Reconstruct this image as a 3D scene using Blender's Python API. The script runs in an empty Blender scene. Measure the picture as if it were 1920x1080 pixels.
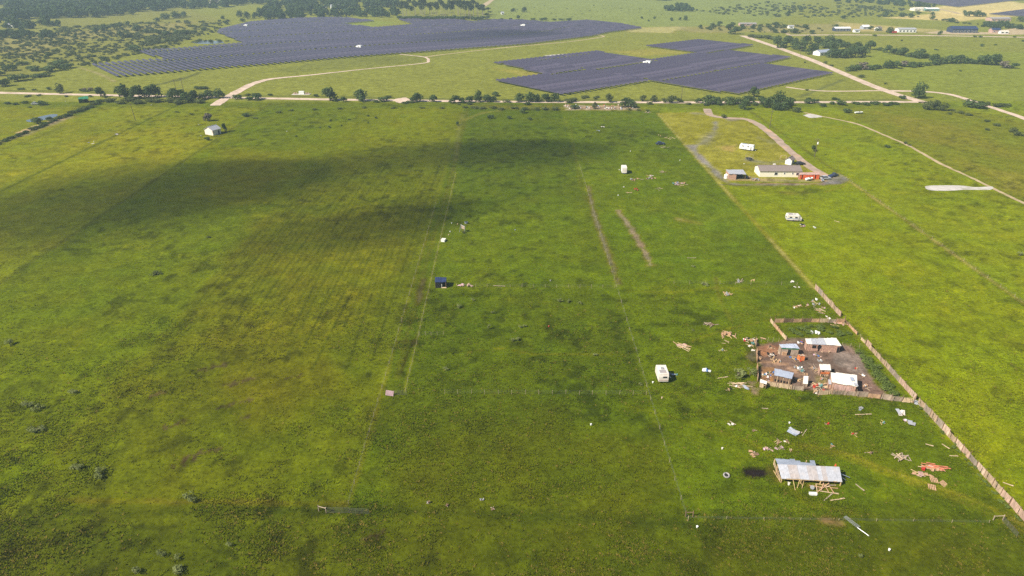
import bpy, math, random
import numpy as np
from mathutils import Vector, Matrix
from mathutils.geometry import tessellate_polygon

random.seed(7)
rng = np.random.default_rng(11)
scene = bpy.context.scene
COL = scene.collection
R = math.radians

# ---------------------------------------------------------------- camera
CAM_H, FPX, PITCH = 90.0, 1280.0, R(26.8)
cam_d = bpy.data.cameras.new('camera')
cam_d.sensor_width = 36.0
cam_d.lens = 24.0
cam_d.clip_start = 0.5
cam_d.clip_end = 30000
cam = bpy.data.objects.new('camera', cam_d)
cam.location = (0, 0, CAM_H)
cam.rotation_euler = (R(90) - PITCH, 0, 0)
COL.objects.link(cam)
scene.camera = cam

# ---------------------------------------------------------------- sun and sky
SUN_EL = R(43)
SUN_FROM = Vector((-0.88, -0.47, 0)).normalized()      # the sun stands to the left, a little behind the viewer
sun_vec = Vector((SUN_FROM.x * math.cos(SUN_EL), SUN_FROM.y * math.cos(SUN_EL), math.sin(SUN_EL)))
sd = bpy.data.lights.new('sun', 'SUN')
sd.energy = 4.9
sd.angle = R(0.53)
sd.color = (1.0, 0.925, 0.80)
sun = bpy.data.objects.new('sun', sd)
sun.rotation_euler = sun_vec.to_track_quat('Z', 'Y').to_euler()
COL.objects.link(sun)
world = bpy.data.worlds.new('World')
scene.world = world
world.use_nodes = True
wn = world.node_tree.nodes
sky = wn.new('ShaderNodeTexSky')
sky.sky_type = 'NISHITA'
sky.sun_disc = False
sky.sun_elevation = SUN_EL
sky.sun_rotation = math.atan2(SUN_FROM.x, SUN_FROM.y)
sky.air_density = 1.0
sky.dust_density = 1.2
world.node_tree.links.new(sky.outputs[0], wn['Background'].inputs[0])
wn['Background'].inputs[1].default_value = 0.056

vs = scene.view_settings
vs.view_transform = 'Standard'
vs.look = 'None'
vs.exposure = 0.70
vs.gamma = 1
vs.use_curve_mapping = False
cy = scene.cycles
cy.max_bounces = 5
cy.diffuse_bounces = 2
cy.glossy_bounces = 2
cy.transmission_bounces = 2
cy.volume_bounces = 1
cy.transparent_max_bounces = 8
cy.use_denoising = False
cy.sample_clamp_indirect = 4.0

# ---------------------------------------------------------------- survey: a sight line of the photograph to a point on the ground
def g(px, py, z=0.0):
    u = (px - 960) / FPX
    v = (540 - py) / FPX
    dy = math.cos(PITCH) + v * math.sin(PITCH)
    dz = -math.sin(PITCH) + v * math.cos(PITCH)
    t = (z - CAM_H) / dz
    return Vector((u * t, dy * t, z))

def mpp(px, py):
    """metres per photograph pixel across the sight line at a ground point"""
    v = (540 - py) / FPX
    return CAM_H / (math.sin(PITCH) - v * math.cos(PITCH)) / FPX

def gp(pts):
    return np.array([g(*p)[:2] for p in pts])

# ---------------------------------------------------------------- numpy noise
_tab = rng.random((256, 256))
def vnoise(x, y):
    xi = np.floor(x).astype(np.int64); yi = np.floor(y).astype(np.int64)
    fx = x - xi; fy = y - yi
    fx = fx * fx * (3 - 2 * fx); fy = fy * fy * (3 - 2 * fy)
    a = _tab[xi & 255, yi & 255]; b = _tab[(xi + 1) & 255, yi & 255]
    c = _tab[xi & 255, (yi + 1) & 255]; d = _tab[(xi + 1) & 255, (yi + 1) & 255]
    return (a * (1 - fx) + b * fx) * (1 - fy) + (c * (1 - fx) + d * fx) * fy

def fbm(x, y, oct=4):
    s = 0; a = 0.5; t = 0
    for k in range(oct):
        s = s + a * vnoise(x + 17.3 * k, y - 9.1 * k); t += a
        x = x * 2.03; y = y * 2.03; a *= 0.5
    return s / t

def sstep(a, b, x):
    t = np.clip((x - a) / (b - a), 0, 1)
    return t * t * (3 - 2 * t)

def seg_dist(X, Y, pts, closed=False):
    d = np.full(X.shape, 1e9)
    n = len(pts)
    for i in range(n if closed else n - 1):
        ax, ay = pts[i]; bx, by = pts[(i + 1) % n]
        vx, vy = bx - ax, by - ay
        t = np.clip(((X - ax) * vx + (Y - ay) * vy) / (vx * vx + vy * vy + 1e-9), 0, 1)
        d = np.minimum(d, np.hypot(X - ax - t * vx, Y - ay - t * vy))
    return d

def inside(X, Y, pts):
    c = np.zeros(X.shape, bool)
    n = len(pts); j = n - 1
    for i in range(n):
        xi, yi = pts[i]; xj, yj = pts[j]
        hit = ((yi > Y) != (yj > Y)) & (X < (xj - xi) * (Y - yi) / (yj - yi + 1e-12) + xi)
        c ^= hit
        j = i
    return c

def sdist(X, Y, pts):
    return np.where(inside(X, Y, pts), 1, -1) * seg_dist(X, Y, pts, True)

def smooth_line(pts, n=8):
    P = [np.array(p, float) for p in pts]
    if len(P) < 3:
        return np.array([P[0] + (P[-1] - P[0]) * k / n for k in range(n + 1)])
    out = []
    for i in range(len(P) - 1):
        p0 = P[max(i - 1, 0)]; p1 = P[i]; p2 = P[i + 1]; p3 = P[min(i + 2, len(P) - 1)]
        for k in range(n):
            t = k / n
            out.append(0.5 * (2 * p1 + (p2 - p0) * t + (2 * p0 - 5 * p1 + 4 * p2 - p3) * t * t + (3 * p1 - p0 - 3 * p2 + p3) * t ** 3))
    out.append(P[-1])
    return np.array(out)

# ---------------------------------------------------------------- materials
def lin(c):
    return tuple((v / 255 / 12.92) if v / 255 <= 0.04045 else ((v / 255 + 0.055) / 1.055) ** 2.4 for v in c)

MATS = {}
def mat(name, col, rough=0.8, var=0.12, scale=1.5, metal=0.0, bump=0.0, spec=0.3, stretch=None, col2=None, mixamt=0.5):
    """one procedural surface: base colour broken up by two noises, roughness varied, fine relief"""
    if name in MATS:
        return MATS[name]
    m = bpy.data.materials.new(name); m.use_nodes = True
    nt = m.node_tree; n = nt.nodes; L = nt.links
    b = n['Principled BSDF']
    b.inputs['Roughness'].default_value = rough
    b.inputs['Metallic'].default_value = metal
    b.inputs['Specular IOR Level'].default_value = spec
    tc = n.new('ShaderNodeTexCoord')
    mp = n.new('ShaderNodeMapping')
    if stretch: mp.inputs['Scale'].default_value = stretch
    L.new(tc.outputs['Object'], mp.inputs[0])
    nz = n.new('ShaderNodeTexNoise'); nz.inputs['Scale'].default_value = scale; nz.inputs['Detail'].default_value = 5
    L.new(mp.outputs[0], nz.inputs['Vector'])
    rp = n.new('ShaderNodeValToRGB')
    c1 = tuple(max(0, v * (1 - var * 1.6)) for v in col); c2 = tuple(min(1, v * (1 + var * 1.4)) for v in col)
    rp.color_ramp.elements[0].position = 0.32; rp.color_ramp.elements[1].position = 0.68
    rp.color_ramp.elements[0].color = (*c1, 1); rp.color_ramp.elements[1].color = (*c2, 1)
    L.new(nz.outputs[0], rp.inputs[0])
    out = rp.outputs[0]
    if col2:
        nz2 = n.new('ShaderNodeTexNoise'); nz2.inputs['Scale'].default_value = scale * 0.45; nz2.inputs['Detail'].default_value = 6
        L.new(mp.outputs[0], nz2.inputs['Vector'])
        r2 = n.new('ShaderNodeValToRGB')
        r2.color_ramp.elements[0].position = 0.5; r2.color_ramp.elements[1].position = 0.5 + 0.25
        r2.color_ramp.elements[1].color = (mixamt * 2,) * 3 + (1,) if mixamt < .5 else (1, 1, 1, 1)
        L.new(nz2.outputs[0], r2.inputs[0])
        mx = n.new('ShaderNodeMixRGB'); mx.inputs[2].default_value = (*col2, 1)
        L.new(r2.outputs[0], mx.inputs[0]); L.new(out, mx.inputs[1]); out = mx.outputs[0]
    L.new(out, b.inputs['Base Color'])
    if bump:
        bp = n.new('ShaderNodeBump'); bp.inputs['Strength'].default_value = bump; bp.inputs['Distance'].default_value = 0.05
        L.new(nz.outputs[0], bp.inputs['Height']); L.new(bp.outputs[0], b.inputs['Normal'])
    MATS[name] = m
    return m

def leaf_mat(name, dark, light, trans=0.25):
    if name in MATS: return MATS[name]
    m = bpy.data.materials.new(name); m.use_nodes = True
    nt = m.node_tree; n = nt.nodes; L = nt.links
    n.remove(n['Principled BSDF'])
    geo = n.new('ShaderNodeNewGeometry')
    oi = n.new('ShaderNodeObjectInfo')
    add = n.new('ShaderNodeMath'); add.operation = 'MULTIPLY_ADD'; add.inputs[1].default_value = 0.62; 
    mul = n.new('ShaderNodeMath'); mul.operation = 'MULTIPLY'; mul.inputs[1].default_value = 0.38
    L.new(oi.outputs['Random'], mul.inputs[0]); L.new(geo.outputs['Random Per Island'], add.inputs[0]); L.new(mul.outputs[0], add.inputs[2])
    rp = n.new('ShaderNodeValToRGB')
    rp.color_ramp.elements[0].color = (*dark, 1); rp.color_ramp.elements[1].color = (*light, 1)
    L.new(add.outputs[0], rp.inputs[0])
    d = n.new('ShaderNodeBsdfDiffuse'); t = n.new('ShaderNodeBsdfTranslucent'); mx = n.new('ShaderNodeMixShader')
    L.new(rp.outputs[0], d.inputs[0]); L.new(rp.outputs[0], t.inputs[0])
    mx.inputs[0].default_value = trans
    L.new(d.outputs[0], mx.inputs[1]); L.new(t.outputs[0], mx.inputs[2])
    L.new(mx.outputs[0], n['Material Output'].inputs[0])
    MATS[name] = m
    return m

# ---------------------------------------------------------------- object helpers
def props(o, label=None, cat=None, group=None, kind=None):
    if label: o['label'] = label
    if cat: o['category'] = cat
    if group: o['group'] = group
    if kind: o['kind'] = kind
    return o

def empty(name, loc, rz=0.0, label=None, cat=None, group=None):
    o = bpy.data.objects.new(name, None)
    o.empty_display_size = 0.3
    o.location = (loc[0], loc[1], loc[2] if len(loc) > 2 else 0)
    o.rotation_euler = (0, 0, rz)
    COL.objects.link(o)
    return props(o, label, cat, group)

def np_mesh(name, V, F, m=None, smooth=False):
    """V (n,3); F (k,3) or (k,4)"""
    V = np.ascontiguousarray(V, np.float32); F = np.ascontiguousarray(F, np.int32)
    me = bpy.data.meshes.new(name)
    me.vertices.add(len(V)); me.vertices.foreach_set('co', V.ravel())
    k = F.shape[1]
    me.loops.add(F.size); me.loops.foreach_set('vertex_index', F.ravel())
    me.polygons.add(len(F))
    me.polygons.foreach_set('loop_start', np.arange(0, F.size, k, dtype=np.int32))
    me.polygons.foreach_set('loop_total', np.full(len(F), k, np.int32))
    if smooth: me.polygons.foreach_set('use_smooth', np.ones(len(F), bool))
    if m: me.materials.append(m)
    me.update(calc_edges=True)
    return me

def link(name, me, parent=None, loc=(0, 0, 0)):
    o = bpy.data.objects.new(name, me)
    o.location = loc
    COL.objects.link(o)
    if parent: o.parent = parent
    return o

class MB:
    """collects simple solids into one mesh"""
    def __init__(s): s.v = []; s.f = []; s.mi = []
    def add(s, vs_, fs, mi=0):
        o = len(s.v); s.v += [tuple(v) for v in vs_]
        for f in fs: s.f.append(tuple(o + i for i in f)); s.mi.append(mi)
        return s
    def box(s, c, size, rz=0.0, ry=0.0, rx=0.0, mi=0):
        hx, hy, hz = size[0] / 2, size[1] / 2, size[2] / 2
        M = Matrix.Rotation(rz, 3, 'Z') @ Matrix.Rotation(ry, 3, 'Y') @ Matrix.Rotation(rx, 3, 'X')
        vs_ = [M @ Vector((x, y, z)) + Vector(c) for x, y, z in ((-hx, -hy, -hz), (hx, -hy, -hz), (hx, hy, -hz), (-hx, hy, -hz), (-hx, -hy, hz), (hx, -hy, hz), (hx, hy, hz), (-hx, hy, hz))]
        return s.add(vs_, ((0, 3, 2, 1), (4, 5, 6, 7), (0, 1, 5, 4), (1, 2, 6, 5), (2, 3, 7, 6), (3, 0, 4, 7)), mi)
    def bar(s, p, q, r, n=6, r2=None, mi=0):
        p = Vector(p); q = Vector(q); d = (q - p).normalized()
        a = d.orthogonal().normalized(); b = d.cross(a); r2 = r if r2 is None else r2
        vs_ = [p + (a * math.cos(t) + b * math.sin(t)) * r for t in [2 * math.pi * i / n for i in range(n)]]
        vs_ += [q + (a * math.cos(t) + b * math.sin(t)) * r2 for t in [2 * math.pi * i / n for i in range(n)]]
        fs = [(i, (i + 1) % n, n + (i + 1) % n, n + i) for i in range(n)] + [tuple(range(n))[::-1], tuple(range(n, 2 * n))]
        return s.add(vs_, fs, mi)
    def plank(s, p, q, w, t, mi=0):
        """a board from p to q lying flat"""
        p = Vector(p); q = Vector(q); d = q - p; L_ = d.length
        c = (p + q) / 2
        return s.box(c, (L_, w, t), rz=math.atan2(d.y, d.x), ry=-math.asin(max(-1, min(1, d.z / max(L_, 1e-6)))), mi=mi)
    def slab(s, quad, t, mi=0):
        """thin solid sheet under a quad given as 4 points"""
        q = [Vector(p) for p in quad]
        nrm = (q[1] - q[0]).cross(q[3] - q[0]).normalized()
        lo = [p - nrm * t for p in q]
        return s.add(q + lo, ((0, 1, 2, 3), (7, 6, 5, 4), (0, 4, 5, 1), (1, 5, 6, 2), (2, 6, 7, 3), (3, 7, 4, 0)), mi)
    def corrug(s, p0, u, v, nu, amp=0.03, t=0.02, mi=0):
        """ribbed metal sheet: origin p0, u across the ribs, v along them, nu ribs"""
        p0 = Vector(p0); u = Vector(u); v = Vector(v); nrm = u.cross(v).normalized()
        top = []; n = nu * 2
        for i in range(n + 1):
            h = nrm * (amp if i % 2 else -amp)
            top.append(p0 + u * (i / n) + h)
        vs_ = []
        for p in top: vs_ += [p, p + v, p - nrm * t, p + v - nrm * t]
        fs = []
        for i in range(n):
            a = 4 * i; b = a + 4
            fs += [(a, b, b + 1, a + 1), (a + 2, a + 3, b + 3, b + 2), (a, a + 2, b + 2, b), (a + 1, b + 1, b + 3, a + 3)]
        fs += [(0, 1, 3, 2), (4 * n, 4 * n + 2, 4 * n + 3, 4 * n + 1)]
        return s.add(vs_, fs, mi)
    def prism(s, poly, z0, z1, mi=0):
        n = len(poly)
        vs_ = [(x, y, z0) for x, y in poly] + [(x, y, z1) for x, y in poly]
        fs = [tuple(range(n))[::-1], tuple(range(n, 2 * n))] + [(i, (i + 1) % n, n + (i + 1) % n, n + i) for i in range(n)]
        return s.add(vs_, fs, mi)
    def mesh(s, name, m):
        me = bpy.data.meshes.new(name)
        me.from_pydata(s.v, [], s.f)
        for mm in (m if isinstance(m, (list, tuple)) else [m]): me.materials.append(mm)
        if any(s.mi): me.polygons.foreach_set('material_index', s.mi)
        me.update()
        return me
    def build(s, name, m, parent=None, loc=(0, 0, 0)):
        return link(name, s.mesh(name, m), parent, loc)

def part(name, m, parent, fn):
    b = MB(); fn(b); return b.build(name, m, parent)
# ================================================================ THE GROUND
# parcels run straight away from the viewer; x positions of their borders in metres
LOT_L, LOT_R, FENCE_X = -29.0, 30.3, 88.7
CROSS_Y = (125.6, 179.3)
ROAD_PTS = [(-700, 152), (-200, 168), (0, 174), (420, 183), (880, 190), (1280, 192), (1690, 191), (1730, 192)]
DIAG_PTS = [(1392, 67), (1440, 83), (1520, 112), (1600, 146), (1660, 170), (1728, 191)]
CURVE_PTS = [(1650, 170), (1735, 172), (1785, 178), (1830, 192), (1870, 205), (1920, 222), (2020, 262)]
SPUR_PTS = [(1474, 163), (1510, 168), (1560, 171), (1650, 170)]
DRIVE_PTS = [(402, 198), (425, 183), (445, 172), (475, 157), (510, 148), (580, 141), (690, 129), (790, 119), (803, 114), (795, 107), (750, 102)]
SERVICE_PTS = [(795, 107), (850, 100), (960, 88), (1060, 79), (1120, 71), (1132, 68), (1120, 65)]
HOUSE_DRIVE = [(1326, 204), (1333, 216), (1362, 221), (1400, 224), (1425, 236), (1450, 255), (1480, 282), (1515, 310), (1556, 334)]
DIRT_TRACK = [(1508, 211), (1545, 219), (1605, 232), (1650, 250), (1705, 274), (1760, 305), (1810, 328), (1860, 352), (1925, 384), (2010, 430)]
FAR_ROAD = [(1478, 66), (1600, 65.5), (1760, 67), (1925, 70), (2200, 74)]
FAR_LANE = [(1480, 66), (1470, 61), (1440, 57)]

PAINT = []
def z_poly(pts, col, soft=2.0, amt=1.0, jit=2.0, js=0.15, px=True):
    PAINT.append(('poly', gp(pts) if px else np.array(pts, float), lin(col), soft, amt, jit, js))
def z_line(pts, width, col, soft=1.0, amt=1.0, jit=0.6, js=0.3, px=True):
    p = gp(pts) if px else np.array(pts, float)
    PAINT.append(('line', smooth_line(p, 5) if len(p) > 2 else p, lin(col), soft, amt, jit, js, width / 2))

FARY = 1500
# --- parcel strips (their own grass colours)
z_poly([(-1500, 40), (-208, 40), (-208, 440), (-1500, 440)], (118, 128, 44), 3, 1, 3, .1, False)
z_poly([(-208, 40), (-152, 40), (-152, 440), (-208, 440)], (112, 124, 36), 1.5, 1, 2, .2, False)
z_poly([(-152, 20), (-90, 20), (-90, 436), (-152, 436)], (95, 112, 16), 2, 1, 2, .2, False)
z_poly([(-90, 20), (LOT_L, 20), (LOT_L, 436), (-90, 436)], (93, 106, 17), 2.5, 1, 2.5, .2, False)
z_poly([(-90, 300), (LOT_L, 300), (LOT_L, 436), (-90, 436)], (112, 124, 30), 25, .8, 10, .05, False)
z_poly([(LOT_L, 20), (LOT_R, 20), (LOT_R, 436), (LOT_L, 436)], (82, 101, 15), 1.0, 1, 1, .3, False)
z_poly([(LOT_L + 5, 20), (LOT_R, 20), (LOT_R, 110), (LOT_L + 5, 118)], (86, 98, 18), 10, .8, 6, .1, False)
z_poly([(LOT_L + 1, 180), (LOT_R - 2, 180), (LOT_R - 2, 250), (LOT_L + 5, 250)], (94, 114, 20), 10, .8, 6, .1, False)
z_poly([(LOT_R, 20), (FENCE_X - .4, 20), (FENCE_X - .4, 415), (LOT_R, 415)], (90, 110, 18), 1.0, 1, 1, .3, False)
z_poly([(LOT_R + 6, 180), (FENCE_X - 2, 180), (FENCE_X - 2, 230), (LOT_R + 6, 235)], (88, 110, 28), 10, .8, 6, .1, False)
z_poly([(FENCE_X, 20), (143, 20), (143, 415), (FENCE_X, 415)], (116, 133, 18), 1.0, 1, 1, .3, False)
z_poly([(143, 20), (198, 20), (198, 425), (143, 425)], (118, 134, 30), 2.0, 1, 2, .3, False)
z_poly([(198, 20), (1500, 20), (1500, 425), (198, 425)], (112, 122, 46), 2.0, 1, 2, .3, False)
# mown band just this side of the road, weeds on the bank
z_poly([(-1500, 424), (1500, 424), (1500, 441), (-1500, 441)], (92, 108, 40), 4, .75, 5, .1, False)
# beyond the road
z_poly([(-1500, 441), (1500, 441), (1500, 3000), (-1500, 3000)], (128, 140, 62), 3, 1, 4, .1, False)
z_poly([(0, 148), (150, 122), (330, 84), (420, 40), (300, 0), (-400, -20), (-500, 140)], (126, 134, 68), 12, .9, 14, .04)
z_poly([(60, 110), (160, 72), (330, 62), (360, 40), (120, 60), (-100, 80)], (146, 142, 88), 12, .5, 14, .05)
z_poly([(920, 0), (890, 40), (1200, 50), (1420, 62), (1500, 0)], (128, 148, 86), 20, .8, 20, .02)
z_poly([(1200, 52), (1560, 44), (1760, 62), (1480, 62), (1300, 60)], (150, 138, 84), 10, .5, 14, .04)
z_poly([(1640, 90), (2000, 100), (2000, 250), (1720, 178), (1600, 120)], (124, 142, 56), 8, .8, 8, .05)
z_poly([(1660, 34), (1790, 22), (2000, 12), (2000, 22), (1800, 40)], (190, 172, 110), 6, .9, 6, .05)
z_poly([(1880, 0), (1700, 18), (1800, 30), (2000, 20)], (196, 178, 118), 8, .8, 6, .05)
z_poly([(1560, 40), (1760, 56), (1800, 60), (1600, 58)], (172, 152, 100), 6, .6, 6, .05)
z_poly([(930, 128), (1060, 140), (1100, 146), (1000, 150)], (160, 154, 74), 5, .45, 5, .1)
z_poly([(1140, 96), (1230, 92), (1300, 98), (1200, 106)], (160, 154, 74), 5, .45, 5, .1)
z_poly([(660, 104), (800, 104), (800, 116), (560, 136), (520, 132)], (110, 122, 60), 6, .6, 6, .05)
z_poly([(1160, 52), (1280, 50), (1260, 62), (1180, 60)], (168, 160, 92), 6, .7, 6, .05)
z_poly([(380, 86), (460, 80), (500, 88), (400, 90)], (128, 140, 62), 3, .8, 3, .1)
z_poly([(620, 44), (690, 38), (745, 42), (700, 50)], (128, 148, 66), 2, .9, 2, .1)
# --- faint brown stretches in the left fields
z_poly([(-130, 250), (-95, 250), (-98, 330), (-140, 330)], (122, 118, 44), 8, .35, 8, .08, False)
z_poly([(420, 640), (600, 620), (640, 740), (480, 800), (390, 740)], (104, 102, 30), 5, .35, 6, .15)
z_poly([(480, 400), (790, 380), (700, 620), (330, 660)], (116, 118, 30), 8, .35, 8, .1)
z_poly([(120, 260), (330, 232), (420, 260), (300, 320), (60, 340)], (132, 136, 48), 10, .6, 8, .06)
z_poly([(-1500, 60), (-30, 60), (30, 90), (200, 88), (200, 40)], (76, 90, 12), 6, .8, 6, .1, False)
z_poly([(-200, 30), (140, 30), (140, 86), (-200, 90)], (77, 90, 12), 3, .8, 3, .2, False)
# --- tyre rows in the left field (old mowing rows)
for k in range(29):
    x0 = -88 + k * 2.0 + random.uniform(-.3, .3); w_ = 1.2 * math.sin(k * .7)
    z_line([(x0 + 1.2, 296 + 18 * math.sin(k)), (x0 + w_, 225), (x0 - w_, 150 + 16 * math.sin(k * 2.3))], .42, (70, 82, 18), .4, .65 if k % 3 else .95, .25, .4, False)
for k in range(9):                                               # paths trodden by cattle
    x0, y0 = random.uniform(-140, 80), random.uniform(95, 280); a_ = random.uniform(-.6, .6)
    z_line([(x0 + 9 * t * math.cos(a_) + random.uniform(-2, 2), y0 + 12 * t * math.sin(a_) + 6 * t + random.uniform(-2, 2)) for t in range(6)], .45, (120, 118, 50) if k % 2 else (66, 76, 18), .35, .5, .25, .4, False)
# --- weedy lines along the old wire fences
for xx, c in ((-152, (86, 96, 40)), (-208, (78, 90, 40)), (143, (98, 104, 44))):
    z_line([(xx, 60), (xx, 436)], 1.5, c, .9, .85, .8, .3, False)
z_line([(143.4, 120), (143, 290)], .8, (150, 136, 70), .6, .8, .5, .3, False)
z_line([(-90, 70), (-89, 160), (-90, 260)], .8, (90, 98, 30), 1, .5, .6, .3, False)
z_line([(-24.2, 127), (-24.6, 290)], 0.7, (128, 134, 56), .4, .5, .2, .5, False)
z_line([(-26.6, 132), (-27.2, 180), (-26.2, 300), (-27, 420)], 1.6, (94, 98, 46), 1.0, .55, .8, .25, False)
z_line([(-26.2, 168), (-26.6, 184)], 1.6, (84, 72, 52), .8, .75, .8, .4, False)
z_line([(-26.0, 134), (-25.6, 143), (-24.6, 150)], .7, (58, 56, 30), .4, .8, .3, .5, False)
z_line([(-28.6, 148), (-24.6, 148)], 1.8, (66, 62, 34), .8, .7, .8, .5, False)
z_line([(-29.3, 92), (-29.2, 240)], .7, (112, 110, 50), .5, .4, .4, .5, False)
z_line([(LOT_L, 178.6), (LOT_R + 57, 178.6)], .6, (104, 118, 44), .5, .6, .3, .4, False)
z_line([(LOT_L, 126), (LOT_R, 126)], .7, (90, 108, 34), .5, .5, .3, .4, False)
z_line([(-82, 89.5), (-20, 90.5), (30, 87)], 2.2, (58, 72, 18), 1.5, .7, 1.0, .3, False)
z_line([(-82, 93), (-30, 92)], .9, (116, 108, 52), .6, .5, .7, .3, False)
z_line([(30.5, 89), (90, 88.5)], 1.4, (70, 84, 24), 1.0, .45, .6, .3, False)
# --- bare lines to the right of the lot
z_line([(1104, 350), (1112, 395), (1133, 455), (1160, 532)], 1.8, (106, 94, 78), .9, .75, .9, .35)
z_line([(1160, 395), (1182, 428), (1205, 465), (1221, 497)], 2.0, (124, 106, 86), .9, .9, 1.1, .45)
z_line([(1270, 410), (1310, 418)], 3.0, (128, 122, 92), 1.2, .7, 1.2, .4)
z_line([(1070, 235), (1085, 330), (1100, 380)], .9, (104, 104, 60), .5, .3, .4, .3)
z_line([(868, 215), (861, 240), (853, 300)], 2.2, (116, 122, 92), 1.0, .7, .8, .3)
z_line([(872, 225), (905, 212), (935, 208)], 3, (126, 128, 100), 1.5, .6, 1.5, .3)
# --- verge beside the plank fence, mown line beyond it
z_line([(FENCE_X - .3, 178), (87.0, 290), (86.4, 408)], 1.6, (146, 138, 76), .8, .9, .5, .3, False)
# vehicle line behind the pole barn
z_line([(1500, 835), (1580, 850), (1660, 880), (1760, 915), (1840, 945), (1920, 985)], 1.0, (136, 132, 62), .5, .85, .4, .3)
z_line([(1500, 842), (1580, 858), (1660, 888), (1760, 925), (1840, 956), (1915, 996)], .8, (120, 120, 50), .5, .6, .4, .3)
z_line([(1480, 830), (1600, 842), (1720, 890), (1860, 955)], 6, (96, 108, 30), 2.5, .5, 1, .2)
for pts, w_, c_, a_ in (([(1170, 745), (1300, 772), (1420, 800), (1500, 835)], 1.6, (70, 84, 14), .5), ([(1180, 762), (1320, 800), (1440, 850), (1500, 935), (1600, 962)], 1.2, (112, 120, 30), .4), ([(1290, 930), (1420, 915), (1560, 945), (1720, 1000)], 2.0, (72, 86, 14), .5),
        ([(1180, 545), (1260, 548), (1340, 540), (1420, 545)], 1.4, (116, 124, 40), .45), ([(1230, 640), (1300, 700), (1320, 760), (1300, 830)], 1.2, (74, 88, 16), .4), ([(1150, 620), (1180, 660), (1190, 720)], 3.0, (66, 82, 16), .4), ([(1370, 600), (1350, 560), (1342, 520)], .8, (100, 96, 66), .5)):
    z_line(pts, w_, c_, .8, a_, .8, .3)
# --- the house yard
z_line([(-560, 470), (-345, 477), (-200, 463), (-27, 449), (120, 446), (250, 446)], 4, (86, 98, 52), 2.5, .75, 1.5, .15, False)
z_poly([(1270, 385), (1420, 380), (1440, 440), (1300, 440)], (100, 124, 40), 6, .55, 6, .3)
z_poly([(1235, 212), (1322, 209), (1345, 221), (1400, 226), (1445, 256), (1545, 332), (1350, 342)], (132, 128, 46), 1.2, .9, 1.0, .2)
WET = (124, 120, 116)
z_line([(1342, 228), (1338, 250), (1318, 268), (1300, 276), (1318, 300), (1345, 325), (1362, 341), (1400, 346), (1500, 346), (1560, 343), (1586, 336), (1574, 327)], 2.2, WET, 1.4, .9, 1.8, .22)
z_poly([(1543, 340), (1562, 333), (1576, 328), (1592, 338), (1578, 346), (1540, 347)], (112, 110, 114), .7, .9, .8, .3)
z_line([(1292, 274), (1310, 292), (1338, 318), (1356, 334)], 2.5, WET, 1.6, .8, 2, .2)
z_line([(1338, 250), (1318, 268)], 7, (124, 122, 100), 3, .7, 3, .15)
z_line([(1425, 258), (1448, 268)], 4, (124, 124, 116), 1.5, .75, 1.5, .25)
z_line([(1400, 300), (1440, 305), (1475, 300)], 3, (124, 124, 108), 1.8, .6, 2, .2)
z_line([(1300, 212), (1345, 216)], 4, (128, 118, 98), 2, .7, 2, .2)
z_line([(1420, 344), (1545, 345)], 1.6, (138, 108, 80), .8, .9, .6, .3)
z_line([(1355, 346), (1400, 348)], 1.6, (84, 80, 66), .8, .8, .6, .3)
z_poly([(1405, 330), (1420, 334), (1500, 336), (1550, 336), (1550, 341), (1420, 341), (1360, 338)], (150, 128, 96), .8, .7, .8, .3)
z_poly([(1360, 222), (1396, 220), (1384, 226), (1365, 227)], (118, 106, 90), 1, .8, 1, .3)
z_line([(1545, 360), (1575, 352), (1592, 342)], .7, (128, 116, 58), .4, .6, .3, .4)
z_poly([(1465, 360), (1510, 356), (1520, 364), (1480, 366)], (116, 112, 78), 2, .6, 2, .3)
z_poly([(1345, 276), (1380, 272), (1372, 284)], (166, 138, 84), 2, .6, 2, .3)
# --- the yard behind the plank fence
YARD = [(1422, 648), (1478, 636), (1510, 632), (1576, 646), (1600, 650), (1612, 664), (1622, 690), (1640, 712), (1668, 748), (1600, 742), (1530, 735), (1424, 720)]
z_poly(YARD, (116, 95, 83), .7, 1, .8, .5)
z_poly([(1420, 648), (1470, 648), (1450, 668), (1424, 668)], (146, 104, 76), .8, .8, .8, .6)
z_poly([(1428, 690), (1452, 690), (1452, 716), (1428, 712)], (142, 106, 70), .5, .9, .5, .8)
z_poly([(1565, 655), (1612, 668), (1625, 700), (1590, 696), (1560, 680)], (130, 115, 105), 1.0, .9, 1.2, .4)
z_line([(1426, 678), (1452, 680), (1476, 684)], 1.1, (176, 140, 110), .4, .9, .3, .6)
z_line([(1480, 690), (1500, 700), (1512, 704)], 1.2, (168, 136, 110), .4, .9, .3, .6)
z_poly([(1528, 704), (1552, 704), (1552, 720), (1530, 722)], (134, 118, 66), .6, .8, .5, .6)
z_poly([(1470, 640), (1500, 634), (1545, 632), (1530, 640)], (116, 104, 84), .8, .8, 1, .5)
z_poly([(1400, 715), (1420, 716), (1422, 740), (1405, 736)], (128, 104, 92), .8, .8, 1, .6)
z_poly([(1400, 660), (1420, 658), (1420, 680), (1404, 682)], (104, 92, 84), .8, .7, 1, .6)
# --- near the pole barn
z_line([(1407, 886), (1424, 888)], 3.3, (34, 27, 27), .5, 1, .7, .9)
z_poly([(1435, 872), (1462, 868), (1468, 905), (1446, 905)], (84, 78, 52), .8, .7, .8, .6)
z_poly([(1500, 906), (1560, 908), (1575, 915), (1520, 920)], (110, 96, 56), .6, .6, .6, .6)
z_line([(1545, 977), (1575, 982)], 1.6, (122, 92, 62), .7, .8, .6, .7)
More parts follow.
